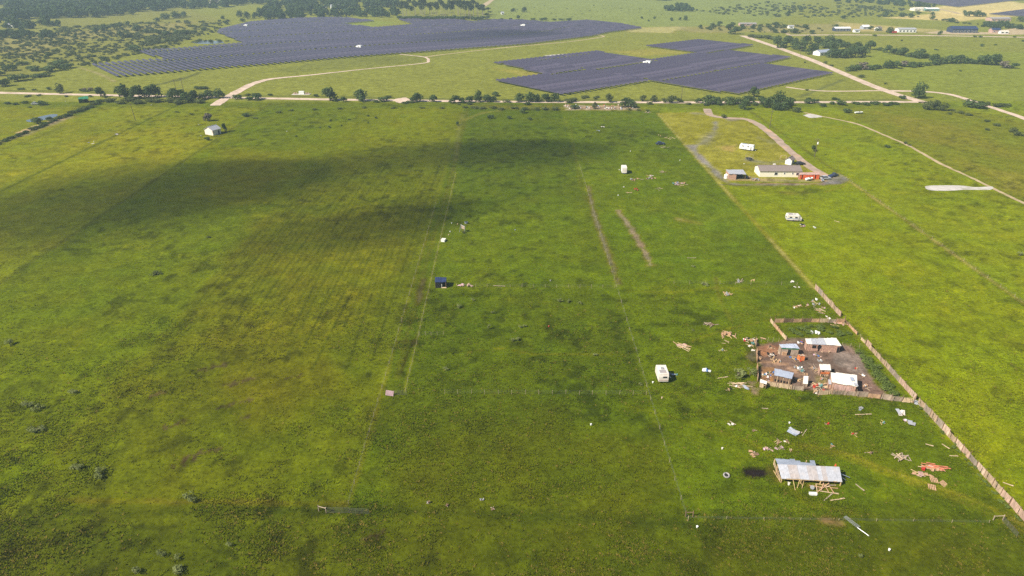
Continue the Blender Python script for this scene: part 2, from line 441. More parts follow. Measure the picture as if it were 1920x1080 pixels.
# --- left: ditch, bank, bare earth
z_line([(-40, 286), (0, 270), (100, 232), (190, 196)], 3.2, (70, 92, 52), 1.6, .9, 1.0, .2)
z_line([(40, 248), (75, 236), (110, 224)], 5, (196, 160, 132), 2, .8, 2.5, .25)
z_line([(-20, 272), (60, 248), (130, 220)], 6, (140, 124, 86), 3, .6, 2.5, .2)
z_line([(-20, 286), (60, 262), (120, 236)], 2, (96, 102, 60), 1.5, .7, 1, .2)
z_line([(290, 160), (340, 148), (372, 137)], 5, (82, 92, 58), 2.5, .8, 2, .2)
z_line([(1500, 182), (1580, 150)], 3, (92, 104, 66), 2, .8, 1, .2)
z_line([(150, 127), (185, 138), (215, 153)], 3, (150, 148, 98), 1.5, .8, 1, .2)
z_poly([(880, 196), (1060, 198), (1200, 200), (1210, 208), (1060, 207), (880, 203)], (110, 112, 64), 2, .7, 3, .2)
z_poly([(1058, 197), (1190, 199), (1200, 206), (1062, 206)], (160, 138, 120), 1.5, .75, 3, .3)
z_poly([(1640, 210), (1800, 232), (1920, 300), (1700, 260)], (120, 120, 62), 6, .6, 6, .1)
z_poly([(1800, 300), (1920, 330), (1920, 372), (1860, 345)], (128, 124, 66), 5, .6, 5, .15)
# rooted-up soil clods left
for (a, b_, r_) in ((395, 690, 2.6), (452, 716, 2.4), (440, 757, 2.6), (545, 708, 1.8), (282, 742, 2.0), (325, 797, 1.8), (380, 850, 2.6), (345, 868, 1.8), (465, 780, 1.6), (705, 1004, 1.2)):
    q = g(a, b_)
    z_line([(q.x - r_, q.y - r_ * .5), (q.x + r_, q.y + r_ * .5)], r_ * .4, (72, 58, 38), .4, .8, 2.0, 1.1, False)

def ground_colour(X, Y):
    c = np.empty(X.shape + (3,)); c[:] = lin((108, 122, 40))
    n1 = fbm(X * .5, Y * .5, 4) - .5
    n2 = fbm(X * .07 + 9, Y * .07 + 4, 4) - .5
    for z in PAINT:
        pts = z[1]; pad = z[3] + z[5] + (z[7] if z[0] == 'line' else 0) + 2
        sel = np.nonzero((X > pts[:, 0].min() - pad) & (X < pts[:, 0].max() + pad) & (Y > pts[:, 1].min() - pad) & (Y < pts[:, 1].max() + pad))[0]
        if not len(sel): continue
        x = X[sel]; y = Y[sel]
        d = sdist(x, y, pts) if z[0] == 'poly' else z[7] - seg_dist(x, y, pts)
        d = d + (fbm(x * z[6] + 3.3, y * z[6] + 7.7, 3) - .5) * 2 * z[5]
        w = (sstep(-z[3], z[3], d) * z[4])[:, None]
        c[sel] = c[sel] * (1 - w) + np.array(z[2]) * w
    # uneven growth: darker and paler drifts, warm seed heads; hummock shading painted in
    c *= (1 + 0.27 * n2 + 0.40 * n1)[:, None]
    warm = (fbm(X * .11 + 31, Y * .11 + 5, 4) - .5) * (Y < 440)
    c[:, 0] *= 1 + .22 * warm
    fleck = sstep(.56, .72, fbm(X * .30 + 71, Y * .30 + 13, 4)) * sstep(.38, .6, fbm(X * .02 + 3, Y * .02 + 8, 3)) * (Y < 436)
    c *= (1 - .42 * fleck)[:, None]
    tall = sstep(.60, .74, fbm(X * .42 + 11, Y * .42 + 55, 3)) * sstep(.45, .62, fbm(X * .035 + 23, Y * .035 + 2, 3)) * (Y < 300)
    c *= (1 + tall[:, None] * np.array([.28, .20, .05]))
    green = sstep(.90, 1.06, c[:, 1] / (c[:, 0] + 1e-6))[:, None]      # soils keep their own colour
    c[:, 2] *= 1 + 1.5 * (Y > 441) * green[:, 0]; c[:, 1] *= np.where(Y > 441, .96, 1.0)      # distance haze put into the grass colour beyond the road: bluer, paler
    return np.clip(c * (GK * green + .95 * (1 - green)), 0.002, .9)
GK = np.array([.80, .72, .22])

def build_ground():
    AP = -60.0
    rows = np.concatenate([np.array([-59, -40, -10, 20.]), AP + np.geomspace(112, 1500, 590), np.array([1600, 2000, 3000, 5000, 8000.])])
    cols = np.concatenate([np.array([-9, -4, -2, -1.2, -.85]), np.linspace(-.72, .72, 640), np.array([.85, 1.2, 2, 4, 9])])
    S, Yg = np.meshgrid(cols, rows)
    X = (S * (Yg - AP)).ravel(); Y = Yg.ravel()
    X = np.clip(X, -8000, 8000)
    nr, nc = len(rows), len(cols)
    i = np.arange(nr * nc).reshape(nr, nc)
    F = np.stack([i[:-1, :-1], i[:-1, 1:], i[1:, 1:], i[1:, :-1]], -1).reshape(-1, 4)
    m = bpy.data.materials.new('meadow'); m.use_nodes = True
    nt = m.node_tree; n = nt.nodes; L = nt.links
    b = n['Principled BSDF']; b.inputs['Roughness'].default_value = .95; b.inputs['Specular IOR Level'].default_value = 0
    at = n.new('ShaderNodeAttribute'); at.attribute_name = 'tint'
    tc = n.new('ShaderNodeTexCoord')
    def noise(sc, det, stretch=None):
        q = n.new('ShaderNodeTexNoise'); q.inputs['Scale'].default_value = sc; q.inputs['Detail'].default_value = det; q.inputs['Roughness'].default_value = .65
        L.new(tc.outputs['Object'], q.inputs['Vector']); return q
    na, nb = noise(1.1, 6), noise(.22, 5)
    def ramp(q, lo, hi, a, z):
        r = n.new('ShaderNodeMapRange'); r.inputs['From Min'].default_value = lo; r.inputs['From Max'].default_value = hi
        r.inputs['To Min'].default_value = a; r.inputs['To Max'].default_value = z
        L.new(q.outputs[0], r.inputs['Value']); return r
    ra, rb = ramp(na, .3, .7, .62, 1.34), ramp(nb, .3, .7, .70, 1.30)
    mu = n.new('ShaderNodeMath'); mu.operation = 'MULTIPLY'; L.new(ra.outputs[0], mu.inputs[0]); L.new(rb.outputs[0], mu.inputs[1])
    hs = n.new('ShaderNodeVectorMath'); hs.operation = 'SCALE'
    L.new(at.outputs['Color'], hs.inputs[0]); L.new(mu.outputs[0], hs.inputs['Scale'])
    L.new(hs.outputs[0], b.inputs['Base Color'])
    bp = n.new('ShaderNodeBump'); bp.inputs['Strength'].default_value = .55; bp.inputs['Distance'].default_value = .35
    L.new(na.outputs[0], bp.inputs['Height']); L.new(bp.outputs[0], b.inputs['Normal'])
    me = np_mesh('ground', np.stack([X, Y, np.zeros_like(X)], 1), F, m)
    c = ground_colour(X, Y)
    a = me.color_attributes.new('tint', 'FLOAT_COLOR', 'POINT')
    a.data.foreach_set('color', np.concatenate([c, np.ones((len(c), 1))], 1).astype(np.float32).ravel())
    props(link('ground', me), kind='structure')
build_ground()

# ---------------------------------------------------------------- roads, tracks, pads, ponds
gravel = mat('pale_gravel', lin((196, 174, 156)), .9, .12, .30, bump=.2, col2=lin((160, 142, 118)))
caliche = mat('white_caliche', lin((186, 180, 174)), .9, .10, .5, bump=.3, col2=lin((146, 142, 122)))
dirt_pale = mat('pale_track_dirt', lin((170, 150, 118)), .95, .14, .3, bump=.2, col2=lin((150, 138, 96)))
dirt_mix = mat('brown_drive_gravel', lin((158, 138, 122)), .95, .14, .25, bump=.2, col2=lin((190, 152, 118)))
water = mat('pond_water', lin((92, 104, 116)), .12, .05, .2, spec=.6)

def ribbon(name, pts, width, m, z, jit=.18, px=True, wfn=None):
    P = smooth_line(gp(pts) if px else pts, 14)
    n = len(P)
    T = np.gradient(P, axis=0); T /= np.linalg.norm(T, axis=1)[:, None] + 1e-9
    N = np.stack([-T[:, 1], T[:, 0]], 1)
    t = np.arange(n)
    w1 = width / 2 * (1 + jit * (fbm(t * .35, t * 0 + 3.1, 3) - .5) * 2.2)
    w2 = width / 2 * (1 + jit * (fbm(t * .35, t * 0 + 8.6, 3) - .5) * 2.2)
    if wfn is not None:
        k = wfn(t / (n - 1)); w1 = w1 * k; w2 = w2 * k
    A = P + N * w1[:, None]; B = P - N * w2[:, None]
    V = np.zeros((2 * n, 3)); V[0::2, :2] = A; V[1::2, :2] = B; V[:, 2] = z
    i = np.arange(n - 1) * 2
    F = np.stack([i, i + 1, i + 3, i + 2], 1)
    return props(link(name, np_mesh(name, V, F, m)), kind='structure')

def patch(name, pts, m, z, jit=.3, px=True, step=2.0):
    P = gp(pts) if px else np.array(pts, float)
    P = smooth_line(np.concatenate([P, P[:1]]), 6)[:-1]
    c = P.mean(0); d = P - c
    ln = np.linalg.norm(d, axis=1)
    k = 1 + jit * (fbm(P[:, 0] * .4, P[:, 1] * .4, 3) - .5) * 2 / np.maximum(ln * .3, 1)
    P = c + d * k[:, None]
    V = [(x, y, z) for x, y in P]
    tris = tessellate_polygon([[Vector(v) for v in V]])
    me = bpy.data.meshes.new(name); me.from_pydata(V, [], [tuple(t) for t in tris]); me.materials.append(m)
    if me.polygons and me.polygons[0].normal.z < 0: me.flip_normals()
    me.update()
    return props(link(name, me), kind='structure')

ribbon('gravel_road', ROAD_PTS, 5.6, gravel, .05, .2)
ribbon('diagonal_gravel_road', DIAG_PTS, 7.0, gravel, .07, .15)
ribbon('curving_gravel_road', CURVE_PTS, 4.6, gravel, .06, .2)
ribbon('gravel_spur', SPUR_PTS, 2.6, gravel, .045, .3)
ribbon('solar_farm_drive', DRIVE_PTS, 5.0, gravel, .08, .25, wfn=lambda t: 1.25 - .75 * sstep(.3, .6, t))
ribbon('service_track', SERVICE_PTS, 2.4, dirt_pale, .045, .5)
ribbon('house_drive', HOUSE_DRIVE, 4.4, dirt_mix, .04, .25)
ribbon('dirt_track', DIRT_TRACK, 1.8, dirt_pale, .04, .5)
ribbon('far_gravel_road', FAR_ROAD, 6.0, gravel, .06, .15)
ribbon('far_gravel_lane', FAR_LANE, 4.0, dirt_pale, .09, .2)
ribbon('far_field_lane', [(905, 12), (922, 0), (940, -12)], 9, dirt_pale, .06, .3)
ribbon('far_right_lane', [(1745, 14), (1780, 21), (1800, 26)], 8, dirt_pale, .06, .3)
ribbon('farm_aisle', [(735, 83), (780, 90)], 1.6, dirt_pale, .05, .3)
patch('caliche_pad', [(1734, 350), (1745, 348), (1800, 348), (1828, 351), (1860, 350), (1856, 356), (1815, 356), (1770, 358), (1740, 356)], caliche, .05, .06)
patch('caliche_patch', [(1507, 216), (1520, 214), (1538, 217), (1540, 220), (1518, 221)], caliche, .05)
patch('farm_pad', [(1020, 104), (1060, 101), (1063, 103), (1040, 106)], caliche, .05)
patch('road_bulge', [(735, 187), (760, 183), (772, 190), (750, 193)], gravel, .06)
patch('pond', [(48, 226), (62, 222), (78, 218), (100, 214), (108, 216), (96, 222), (78, 226), (58, 229)], water, .05, .2)
patch('far_pond', [(360, 80), (380, 76), (412, 77), (420, 80), (402, 82), (375, 82)], water, .05, .2)
patch('barn_pad', [(1880, 56), (1920, 52), (1925, 64), (1850, 64)], dirt_pale, .05, .2)
patch('blue_barn_pad', [(1730, 62), (1770, 58), (1840, 60), (1900, 63), (1800, 65)], dirt_pale, .055, .2)

# ---------------------------------------------------------------- clouds that throw the soft shade over the fields
def build_cloud(name, blobs, label, alt=560.0, seed=0.0):
    off = sun_vec * (alt / sun_vec.z)
    C = np.array([list(g(b_[0], b_[1])[:2]) for b_ in blobs])
    x0, y0 = C.min(0) - 130; x1, y1 = C.max(0) + 130
    st = 6.0
    xs = np.arange(x0, x1, st); ys = np.arange(y0, y1, st)
    X, Y = np.meshgrid(xs, ys)
    T = np.zeros_like(X)
    for (cx, cy_), b_ in zip(C, blobs):
        T += b_[4] * np.exp(-((X - cx) / b_[2]) ** 2 - ((Y - cy_) / b_[3]) ** 2)
    nz = fbm(X * .02 + seed, Y * .03 + seed, 4)
    T = np.clip(T * (.52 + .95 * nz) - .24, 0, 1.4) * 1.05
    H_ = T * 46
    idx = -np.ones(X.shape, int); live = H_ > 0
    keep = live.copy()
    keep[:-1] |= live[1:]; keep[1:] |= live[:-1]; keep[:, :-1] |= live[:, 1:]; keep[:, 1:] |= live[:, :-1]
    k2 = keep.copy(); k2[:-1, :-1] |= keep[1:, 1:]; k2[1:, 1:] |= keep[:-1, :-1]; k2[1:, :-1] |= keep[:-1, 1:]; k2[:-1, 1:] |= keep[1:, :-1]
    n = k2.sum(); idx[k2] = np.arange(n)
    top = np.stack([X[k2] + off.x, Y[k2] + off.y, alt + H_[k2] * .75 + .4], 1)
    bot = np.stack([X[k2] + off.x, Y[k2] + off.y, alt - H_[k2] * .25 - .4], 1)
    q = np.stack([idx[:-1, :-1], idx[:-1, 1:], idx[1:, 1:], idx[1:, :-1]], -1).reshape(-1, 4)
    q = q[(q >= 0).all(1)]
    F = [q, q[:, ::-1] + n]
    e = np.concatenate([np.stack([q[:, i], q[:, (i + 1) % 4]], 1) for i in range(4)])
    s_ = set(map(tuple, e)); rim = np.array([(a, b_) for a, b_ in e if (b_, a) not in s_])
    F.append(np.stack([rim[:, 1], rim[:, 0], rim[:, 0] + n, rim[:, 1] + n], 1))
    m = bpy.data.materials.new('cloud_mist'); m.use_nodes = True
    nt = m.node_tree; nt.nodes.remove(nt.nodes['Principled BSDF'])
    v = nt.nodes.new('ShaderNodeVolumePrincipled'); v.inputs['Density'].default_value = .016; v.inputs['Density Attribute'].default_value = ''
    v.inputs['Color'].default_value = (.97, .97, .97, 1)
    nt.links.new(v.outputs[0], nt.nodes['Material Output'].inputs['Volume'])
    m.cycles.homogeneous_volume = True
    o = link(name, np_mesh(name, np.concatenate([top, bot]), np.concatenate(F), m))
    props(o, kind='structure')
build_cloud('cloud', [(-10, 420, 40, 36, .9), (80, 390, 36, 36, 1.0), (230, 360, 40, 34, 1.0), (400, 355, 40, 34, 1.1), (640, 315, 34, 20, .8), (760, 292, 30, 18, 1.0), (880, 285, 26, 18, .8), (990, 290, 32, 20, 1.1),
    (560, 450, 20, 16, .8), (660, 430, 24, 16, 1.2), (760, 400, 16, 18, 1.0), (1150, 250, 24, 24, .45)], 'x')
build_cloud('cloud', [(950, 66, 60, 36, 1.2), (820, 76, 50, 24, .8), (720, 110, 26, 20, .4)], 'x', seed=5.5)

# ---------------------------------------------------------------- haze
def build_haze():
    b_ = MB(); b_.box((0, 3900, 49.0), (17000, 8600, 102.0))
    m = bpy.data.materials.new('haze_air'); m.use_nodes = True
    nt = m.node_tree; nt.nodes.remove(nt.nodes['Principled BSDF'])
    v = nt.nodes.new('ShaderNodeVolumePrincipled')
    v.inputs['Density'].default_value = .00022; v.inputs['Density Attribute'].default_value = ''
    v.inputs['Color'].default_value = (.62, .82, 1.0, 1); v.inputs['Anisotropy'].default_value = .1
    nt.links.new(v.outputs[0], nt.nodes['Material Output'].inputs['Volume'])
    m.cycles.homogeneous_volume = True
    props(b_.build('haze', m), kind='stuff')
build_haze()
# ================================================================ VEGETATION
LEAF = {'oak': leaf_mat('leaf_dark', (.028, .052, .018), (.115, .160, .055)),
        'olive': leaf_mat('leaf_olive', (.045, .062, .020), (.145, .170, .055)),
        'sage': leaf_mat('leaf_sage', (.13, .155, .045), (.27, .30, .115)),
        'fresh': leaf_mat('leaf_fresh_weed', (.075, .11, .022), (.19, .25, .06)),
        'bare': leaf_mat('leaf_bare_twigs', (.10, .085, .065), (.20, .17, .13), .1),
        'pine': leaf_mat('leaf_pine', (.022, .036, .014), (.070, .090, .034))}
BARK = mat('bark', (.12, .095, .075), .95, .25, 3, bump=.4)
PALEBARK = mat('pale_bark', (.32, .26, .22), .95, .2, 3)

def leaf_quads(C, Rad, n, size, r_, up=.25):
    """n leaf faces on the shells of clumps C with radii Rad"""
    k = r_.integers(0, len(C), n)
    d = r_.normal(size=(n, 3)); d[:, 2] = d[:, 2] * .9 + up
    d /= np.linalg.norm(d, axis=1)[:, None]
    rr = Rad[k] * (.72 + .36 * r_.random(n))
    P = C[k] + d * rr[:, None]
    nrm = d + r_.normal(size=(n, 3)) * .45
    nrm /= np.linalg.norm(nrm, axis=1)[:, None]
    a = np.cross(nrm, r_.normal(size=(n, 3))); a /= np.linalg.norm(a, axis=1)[:, None] + 1e-9
    b = np.cross(nrm, a)
    s = size * (.6 + .8 * r_.random(n))[:, None]
    t = s * (.55 + .5 * r_.random(n))[:, None]
    V = np.stack([P - a * s, P - b * t, P + a * s, P + b * t], 1)
    return V

def crown_data(kind, r_, lod=1.0):
    if kind == 'tree':
        k = 9; ang = r_.random(k) * 6.283; rad = .27 * np.sqrt(r_.random(k)) + .03
        C = np.stack([np.cos(ang) * rad, np.sin(ang) * rad, .28 + .44 * r_.random(k)], 1)
        C[0] = (0, 0, .74); C[1, 2] = .26; C[2, 2] = .24; C[3, 2] = .45
        Rad = .14 + .16 * r_.random(k); n = 620; size = .055
    elif kind == 'bush':
        k = 7; ang = r_.random(k) * 6.283; rad = .33 * np.sqrt(r_.random(k))
        C = np.stack([np.cos(ang) * rad, np.sin(ang) * rad, .30 + .32 * r_.random(k) * (1 - rad / .5)], 1)
        Rad = .19 + .13 * r_.random(k); n = 460; size = .058
    elif kind == 'weed':
        k = 5; ang = r_.random(k) * 6.283; rad = .34 * np.sqrt(r_.random(k))
        C = np.stack([np.cos(ang) * rad, np.sin(ang) * rad, .30 + .3 * r_.random(k)], 1)
        Rad = .16 + .12 * r_.random(k); n = 260; size = .05
    else:  # pine: foliage tuft high on a bare stem, thin low brush
        k = 5; ang = r_.random(k) * 6.283
        C = np.stack([np.cos(ang) * .12, np.sin(ang) * .12, .70 + .22 * r_.random(k)], 1)
        Rad = .09 + .06 * r_.random(k); n = 200; size = .04
    n = int(n * lod); size = size / math.sqrt(lod)
    V = leaf_quads(C, Rad, n, size, r_)
    V[:, :, 2] = np.maximum(V[:, :, 2], .01)
    return V, C, Rad

def quads_mesh(name, V, m):
    n = len(V)
    return np_mesh(name, V.reshape(-1, 3), np.arange(4 * n).reshape(n, 4), m)

def trunk_mesh(name, C, r_, m, pine=False):
    b = MB()
    if pine:
        b.bar((0, 0, -.02), (.01, 0, .86), .016, 5, .006)
    else:
        b.bar((0, 0, -.03), (.01, .01, .34), .04, 7, .026)
        for c in C[:5]:
            b.bar((.01, .01, .26 + .08 * r_.random()), c, .02, 5, .006)
    return b.mesh(name, m)

PROTO = {}
for kind, nv in (('tree', 5), ('bush', 5), ('weed', 4), ('pine', 4)):
    for leaf in {'tree': ('oak', 'olive', 'bare'), 'bush': ('oak', 'olive', 'sage', 'bare'), 'weed': ('sage', 'olive', 'fresh'), 'pine': ('pine',)}[kind]:
        L_ = []
        for k in range(nv):
            r_ = np.random.default_rng(100 * k + len(kind) * 7 + len(leaf))
            V, C, Rad = crown_data(kind, r_, 1.0 if leaf != 'bare' else .5)
            L_.append((quads_mesh('crown', V, LEAF[leaf]), trunk_mesh('trunk', C, r_, PALEBARK if (kind == 'pine' or leaf == 'bare') else BARK, kind == 'pine')))
        PROTO[kind, leaf] = L_

def plant(name, kind, leaf, px, py, w, h, label, cat, group=None):
    """w, h in photograph pixels at the plant's foot"""
    q = g(px, py); s = mpp(px, py) * (1.06 if kind in ('tree', 'bush') else 1.0)
    return plant_m(name, kind, leaf, q.x, q.y, w * s, h * s, label, cat, group)

def plant_m(name, kind, leaf, x, y, w, h, label, cat, group=None):
    cm, tm = random.choice(PROTO[kind, leaf])
    e = empty(name, (x, y, 0), random.uniform(0, 6.28), label, cat, group)
    fx = {'tree': .92, 'bush': .95, 'weed': .95, 'pine': .42}[kind]
    sx = w / fx; sz = h / .92
    e.scale = (sx, sx, sz)
    for nm, me in (('crown', cm), ('trunk', tm)):
        o = bpy.data.objects.new(nm if name != 'tuft_of_weeds' else nm, me); o.parent = e
        COL.objects.link(o)
    return e

T = 'tree'
def grp(items, name, kind, leaf, label, cat, group):
    for it in items:
        x, y, w, h = it[:4]
        plant(name, kind, it[4] if len(it) > 4 else leaf, x, y, w, h, label, cat, group)

G_ROAD = 'trees and bushes along the gravel road'
# left end of the road
plant('roadside_tree', T, 'olive', 113, 175, 15, 17, 'pale green tree standing alone on the road, above the pond', 'tree')
plant('roadside_tree', T, 'oak', 189, 182, 16, 17, 'dark round tree right of the green shed, by the road', 'tree')
grp([(235, 185, 28, 26), (262, 185, 24, 23), (280, 184, 22, 20), (292, 183, 22, 24), (250, 186, 18, 16)], 'roadside_tree', T, 'oak', 'dark green tree in the tall clump left of the solar farm drive', 'tree', 'tall clump on the road')
grp([(325, 184, 24, 17), (340, 183, 18, 14), (353, 192, 28, 17), (366, 189, 20, 18), (392, 184, 20, 14), (411, 184, 20, 16), (380, 186, 16, 11)], 'roadside_tree', T, 'oak', 'dark green tree in the low clump just left of the solar farm drive', 'tree', 'low clump on the road')
grp([(208, 191, 22, 8), (225, 194, 20, 7), (300, 192, 22, 8), (320, 192, 20, 8), (262, 193, 26, 7), (280, 191, 22, 8), (335, 195, 22, 8), (375, 193, 22, 8), (240, 190, 22, 8)], 'low_bush', 'bush', 'olive', 'low bush in the hedge at the foot of the roadside clumps, left of the drive', 'bush', 'hedge under the clumps')
grp([(40, 168, 12, 4), (160, 170, 14, 5, 'bare'), (170, 170, 10, 7, 'bare'), (92, 168, 9, 6)], 'low_bush', 'bush', 'oak', 'small scrubby bush on the far verge of the left road', 'bush', 'verge scrub on the left')
grp([(445, 186, 15, 11), (480, 187, 22, 14), (466, 188, 14, 8)], 'roadside_bush', 'bush', 'oak', 'round dark bush on the road just right of the solar farm drive', 'bush', 'bushes right of the drive')
plant('roadside_tree', T, 'oak', 619, 189, 28, 23, 'largest dark tree between the white cabinet and the wide gravel bulge', 'tree')
plant('roadside_tree', T, 'oak', 677, 190, 23, 22, 'rounded dark tree just left of the wide gravel bulge', 'tree')
grp([(645, 191, 12, 11), (720, 190, 20, 11), (706, 192, 12, 6)], 'roadside_bush', 'bush', 'oak', 'low dark bush beside the wide gravel bulge of the road', 'bush', 'bushes at the bulge')
grp([(783, 191, 20, 16), (775, 192, 14, 9), (813, 191, 17, 12)], 'roadside_tree', T, 'oak', 'dark tree on the road right of the gravel bulge', 'tree', 'trees right of the bulge')
grp([(853, 193, 20, 13), (866, 193, 14, 9), (880, 192, 18, 10), (897, 191, 17, 19), (914, 191, 20, 13), (925, 191, 14, 10)], 'roadside_tree', T, 'oak', 'dark tree in the row above the centre left of the field', 'tree', 'row above the field, left half')
plant('solitary_bush', 'bush', 'oak', 930, 180, 15, 9, 'lone dark bush between the road and the near solar farm corner', 'bush')
grp([(973, 191, 18, 16), (994, 191, 20, 18), (1008, 191, 16, 14), (1024, 191, 18, 14), (1040, 191, 20, 15)], 'roadside_tree', T, 'oak', 'dark tree in the row below the near corner of the right solar farm', 'tree', 'row above the field, right half')
grp([(950, 192, 14, 7), (1066, 192, 18, 9), (1078, 191, 14, 8), (1097, 183, 16, 5), (1120, 183, 10, 4)], 'roadside_bush', 'bush', 'olive', 'low bush on the road above the dumped junk', 'bush', 'bushes above the junk')
plant('roadside_tree', T, 'olive', 1142, 192, 15, 16, 'slim tree standing at the dumped junk by the road', 'tree')
grp([(1172, 201, 20, 17), (1184, 202, 18, 15)], 'roadside_tree', T, 'oak', 'dense dark tree at the right end of the dumped junk', 'tree', 'trees at the junk')
plant('junk_tree', T, 'olive', 1115, 204, 10, 12, 'small tree growing in the middle of the dumped junk', 'tree')
plant('junk_tree', 'bush', 'oak', 1078, 204, 16, 9, 'dark bush at the left part of the dumped junk', 'bush')
grp([(1205, 190, 13, 11), (1224, 191, 16, 11), (1258, 193, 18, 13), (1245, 192, 12, 8), (1275, 192, 12, 7)], 'roadside_tree', T, 'olive', 'small tree on the road between the junk and the house drive', 'tree', 'small trees left of the house drive')
grp([(1328, 195, 26, 16), (1345, 196, 20, 14), (1368, 195, 26, 13), (1384, 195, 18, 11), (1310, 193, 14, 8), (1402, 194, 22, 13), (1428, 195, 22, 13)], 'roadside_tree', T, 'oak', 'dark tree in the long thicket right of the house drive', 'tree', 'thicket right of the house drive')
plant('thicket_tree', T, 'oak', 1395, 205, 21, 18, 'dark tree standing forward of the thicket above the house', 'tree')
grp([(1442, 202, 26, 20), (1460, 200, 30, 25), (1476, 204, 24, 20), (1455, 206, 20, 12), (1470, 207, 18, 10)], 'thicket_tree', T, 'oak', 'tall dark tree in the thick end of the thicket by the dirt track', 'tree', 'thick end of the thicket')
plant('thicket_bush', 'bush', 'olive', 1494, 210, 18, 11, 'light green bush where the dirt track starts', 'bush')
plant('solitary_tree', T, 'oak', 1413, 182, 18, 18, 'round tree at the foot of the right solar farm', 'tree')
grp([(1517, 194, 18, 11), (1543, 199, 14, 6), (1578, 197, 20, 11), (1560, 195, 12, 6), (1528, 193, 12, 10), (1624, 197, 14, 7), (1605, 195, 14, 5), (1660, 197, 18, 6), (1676, 196, 16, 6), (1643, 195, 14, 6)], 'roadside_bush', 'bush', 'oak', 'low bush on the road left of the gravel crossroads', 'bush', 'bushes left of the crossroads')
grp([(1740, 206, 20, 16), (1754, 206, 18, 17), (1768, 207, 18, 13), (1733, 204, 12, 11)], 'roadside_tree', T, 'olive', 'tree in the clump below the crossroads corner', 'tree', 'clump at the crossroads')
plant('solitary_tree', T, 'oak', 1721, 184, 26, 26, 'tall tree standing alone inside the road loop', 'tree')
plant('solitary_bush', 'bush', 'oak', 1690, 184, 9, 6, 'small bush inside the road loop', 'bush')
plant('solitary_tree', 'bush', 'oak', 1827, 202, 34, 18, 'wide rounded dark tree below the bend of the right road', 'tree')
grp([(1873, 200, 24, 8), (1852, 198, 10, 9), (1888, 199, 14, 6)], 'low_bush', 'bush', 'olive', 'low bush beyond the wide rounded tree at the right', 'bush', 'bushes right of the rounded tree')
plant('solitary_bush', 'bush', 'oak', 1588, 211, 16, 9, 'dark bush left of the parked white boat', 'bush')
plant('drive_bush', 'bush', 'olive', 1357, 221, 12, 8, 'green bush at the bend of the house drive', 'bush')
plant('solitary_tree', T, 'oak', 1525, 284, 9, 11, 'small dark tree beside the utility pole right of the drive', 'tree')
plant('solitary_bush', 'bush', 'oak', 1663, 277, 10, 7, 'small round bush in the right meadow', 'bush')
grp([(1697, 270, 7, 6), (1705, 273, 7, 4)], 'low_bush', 'bush', 'olive', 'small bush on the edge of the dirt track', 'bush', 'bushes on the dirt track')
grp([(1850, 228, 10, 5), (1868, 236, 14, 6), (1800, 212, 16, 5), (1815, 216, 14, 5), (1785, 208, 12, 4), (1895, 248, 10, 6), (1910, 254, 18, 9), (1900, 246, 12, 8), (1850, 244, 9, 5), (1780, 214, 10, 4)], 'low_bush', 'bush', 'olive', 'scrub bush in the rough ground below the right road', 'bush', 'scrub below the right road')
plant('solitary_bush', 'weed', 'sage', 1912, 480, 14, 8, 'grey green weed clump at the right edge of the meadow', 'weed')
for k in range(58):                                              # scrub on both verges
    px_ = random.choice((random.uniform(430, 1290), random.uniform(1290, 1720), random.uniform(0, 420)))
    far = k % 2; base = float(np.interp(px_, [p[0] for p in ROAD_PTS], [p[1] for p in ROAD_PTS]))
    plant('verge_bush', 'bush', ('olive', 'oak', 'oak')[k % 3], px_, base + (-5.5 if far else 5) + random.uniform(-1, 1.5), random.uniform(7, 14), random.uniform(3, 6.5), ['low scrub bush on the near verge of the gravel road', 'low scrub bush on the far verge of the gravel road'][far], 'bush', ['near verge scrub', 'far verge scrub'][far])
# the lot and the left fields
grp([(920, 222, 11, 9), (858, 235, 7, 8), (980, 212, 11, 12), (955, 223, 10, 7), (993, 225, 9, 6)], 'field_bush', 'bush', 'oak', 'dark bush at the far end of the field, below the roadside row', 'bush', 'bushes at the far end of the field')
grp([(890, 203, 16, 5), (905, 204, 16, 5), (925, 203, 14, 5), (940, 206, 14, 5), (965, 204, 14, 5), (985, 206, 16, 6), (1005, 206, 16, 6), (1022, 206, 16, 6), (1040, 206, 16, 7), (870, 202, 12, 4)], 'low_bush', 'bush', 'olive', 'low bush in the hedge across the far end of the field', 'bush', 'hedge at the far end of the field')
plant('solitary_bush', 'bush', 'oak', 388, 263, 11, 8, 'round dark bush in front of the small white house', 'bush')
plant('solitary_tree', T, 'oak', 422, 247, 9, 15, 'slim dark tree right of the small white house', 'tree')
plant('solitary_bush', 'bush', 'oak', 462, 218, 17, 7, 'dark bush in the field right above the small white house', 'bush')
plant('dead_tree', T, 'bare', 390, 227, 16, 14, 'grey leafless small tree above the small white house', 'tree')
plant('solitary_bush', 'bush', 'oak', 70, 232, 22, 14, 'dark bush at the near edge of the blue pond', 'bush')
plant('solitary_bush', 'bush', 'oak', 92, 226, 14, 8, 'dark bush at the right end of the blue pond', 'bush')
plant('solitary_bush', 'bush', 'oak', 78, 197, 18, 9, 'dark bush beside the parked car in the left field', 'bush')
grp([(15, 195, 14, 5), (30, 196, 12, 5), (46, 194, 14, 5), (55, 202, 8, 3)], 'low_bush', 'bush', 'oak', 'low bush at the left edge above the blue pond', 'bush', 'bushes at the left edge')
grp([(373, 167, 16, 7), (384, 167, 14, 6)], 'field_bush', 'bush', 'oak', 'dark bush in the field below the left solar farm', 'bush', 'pair below the left solar farm')
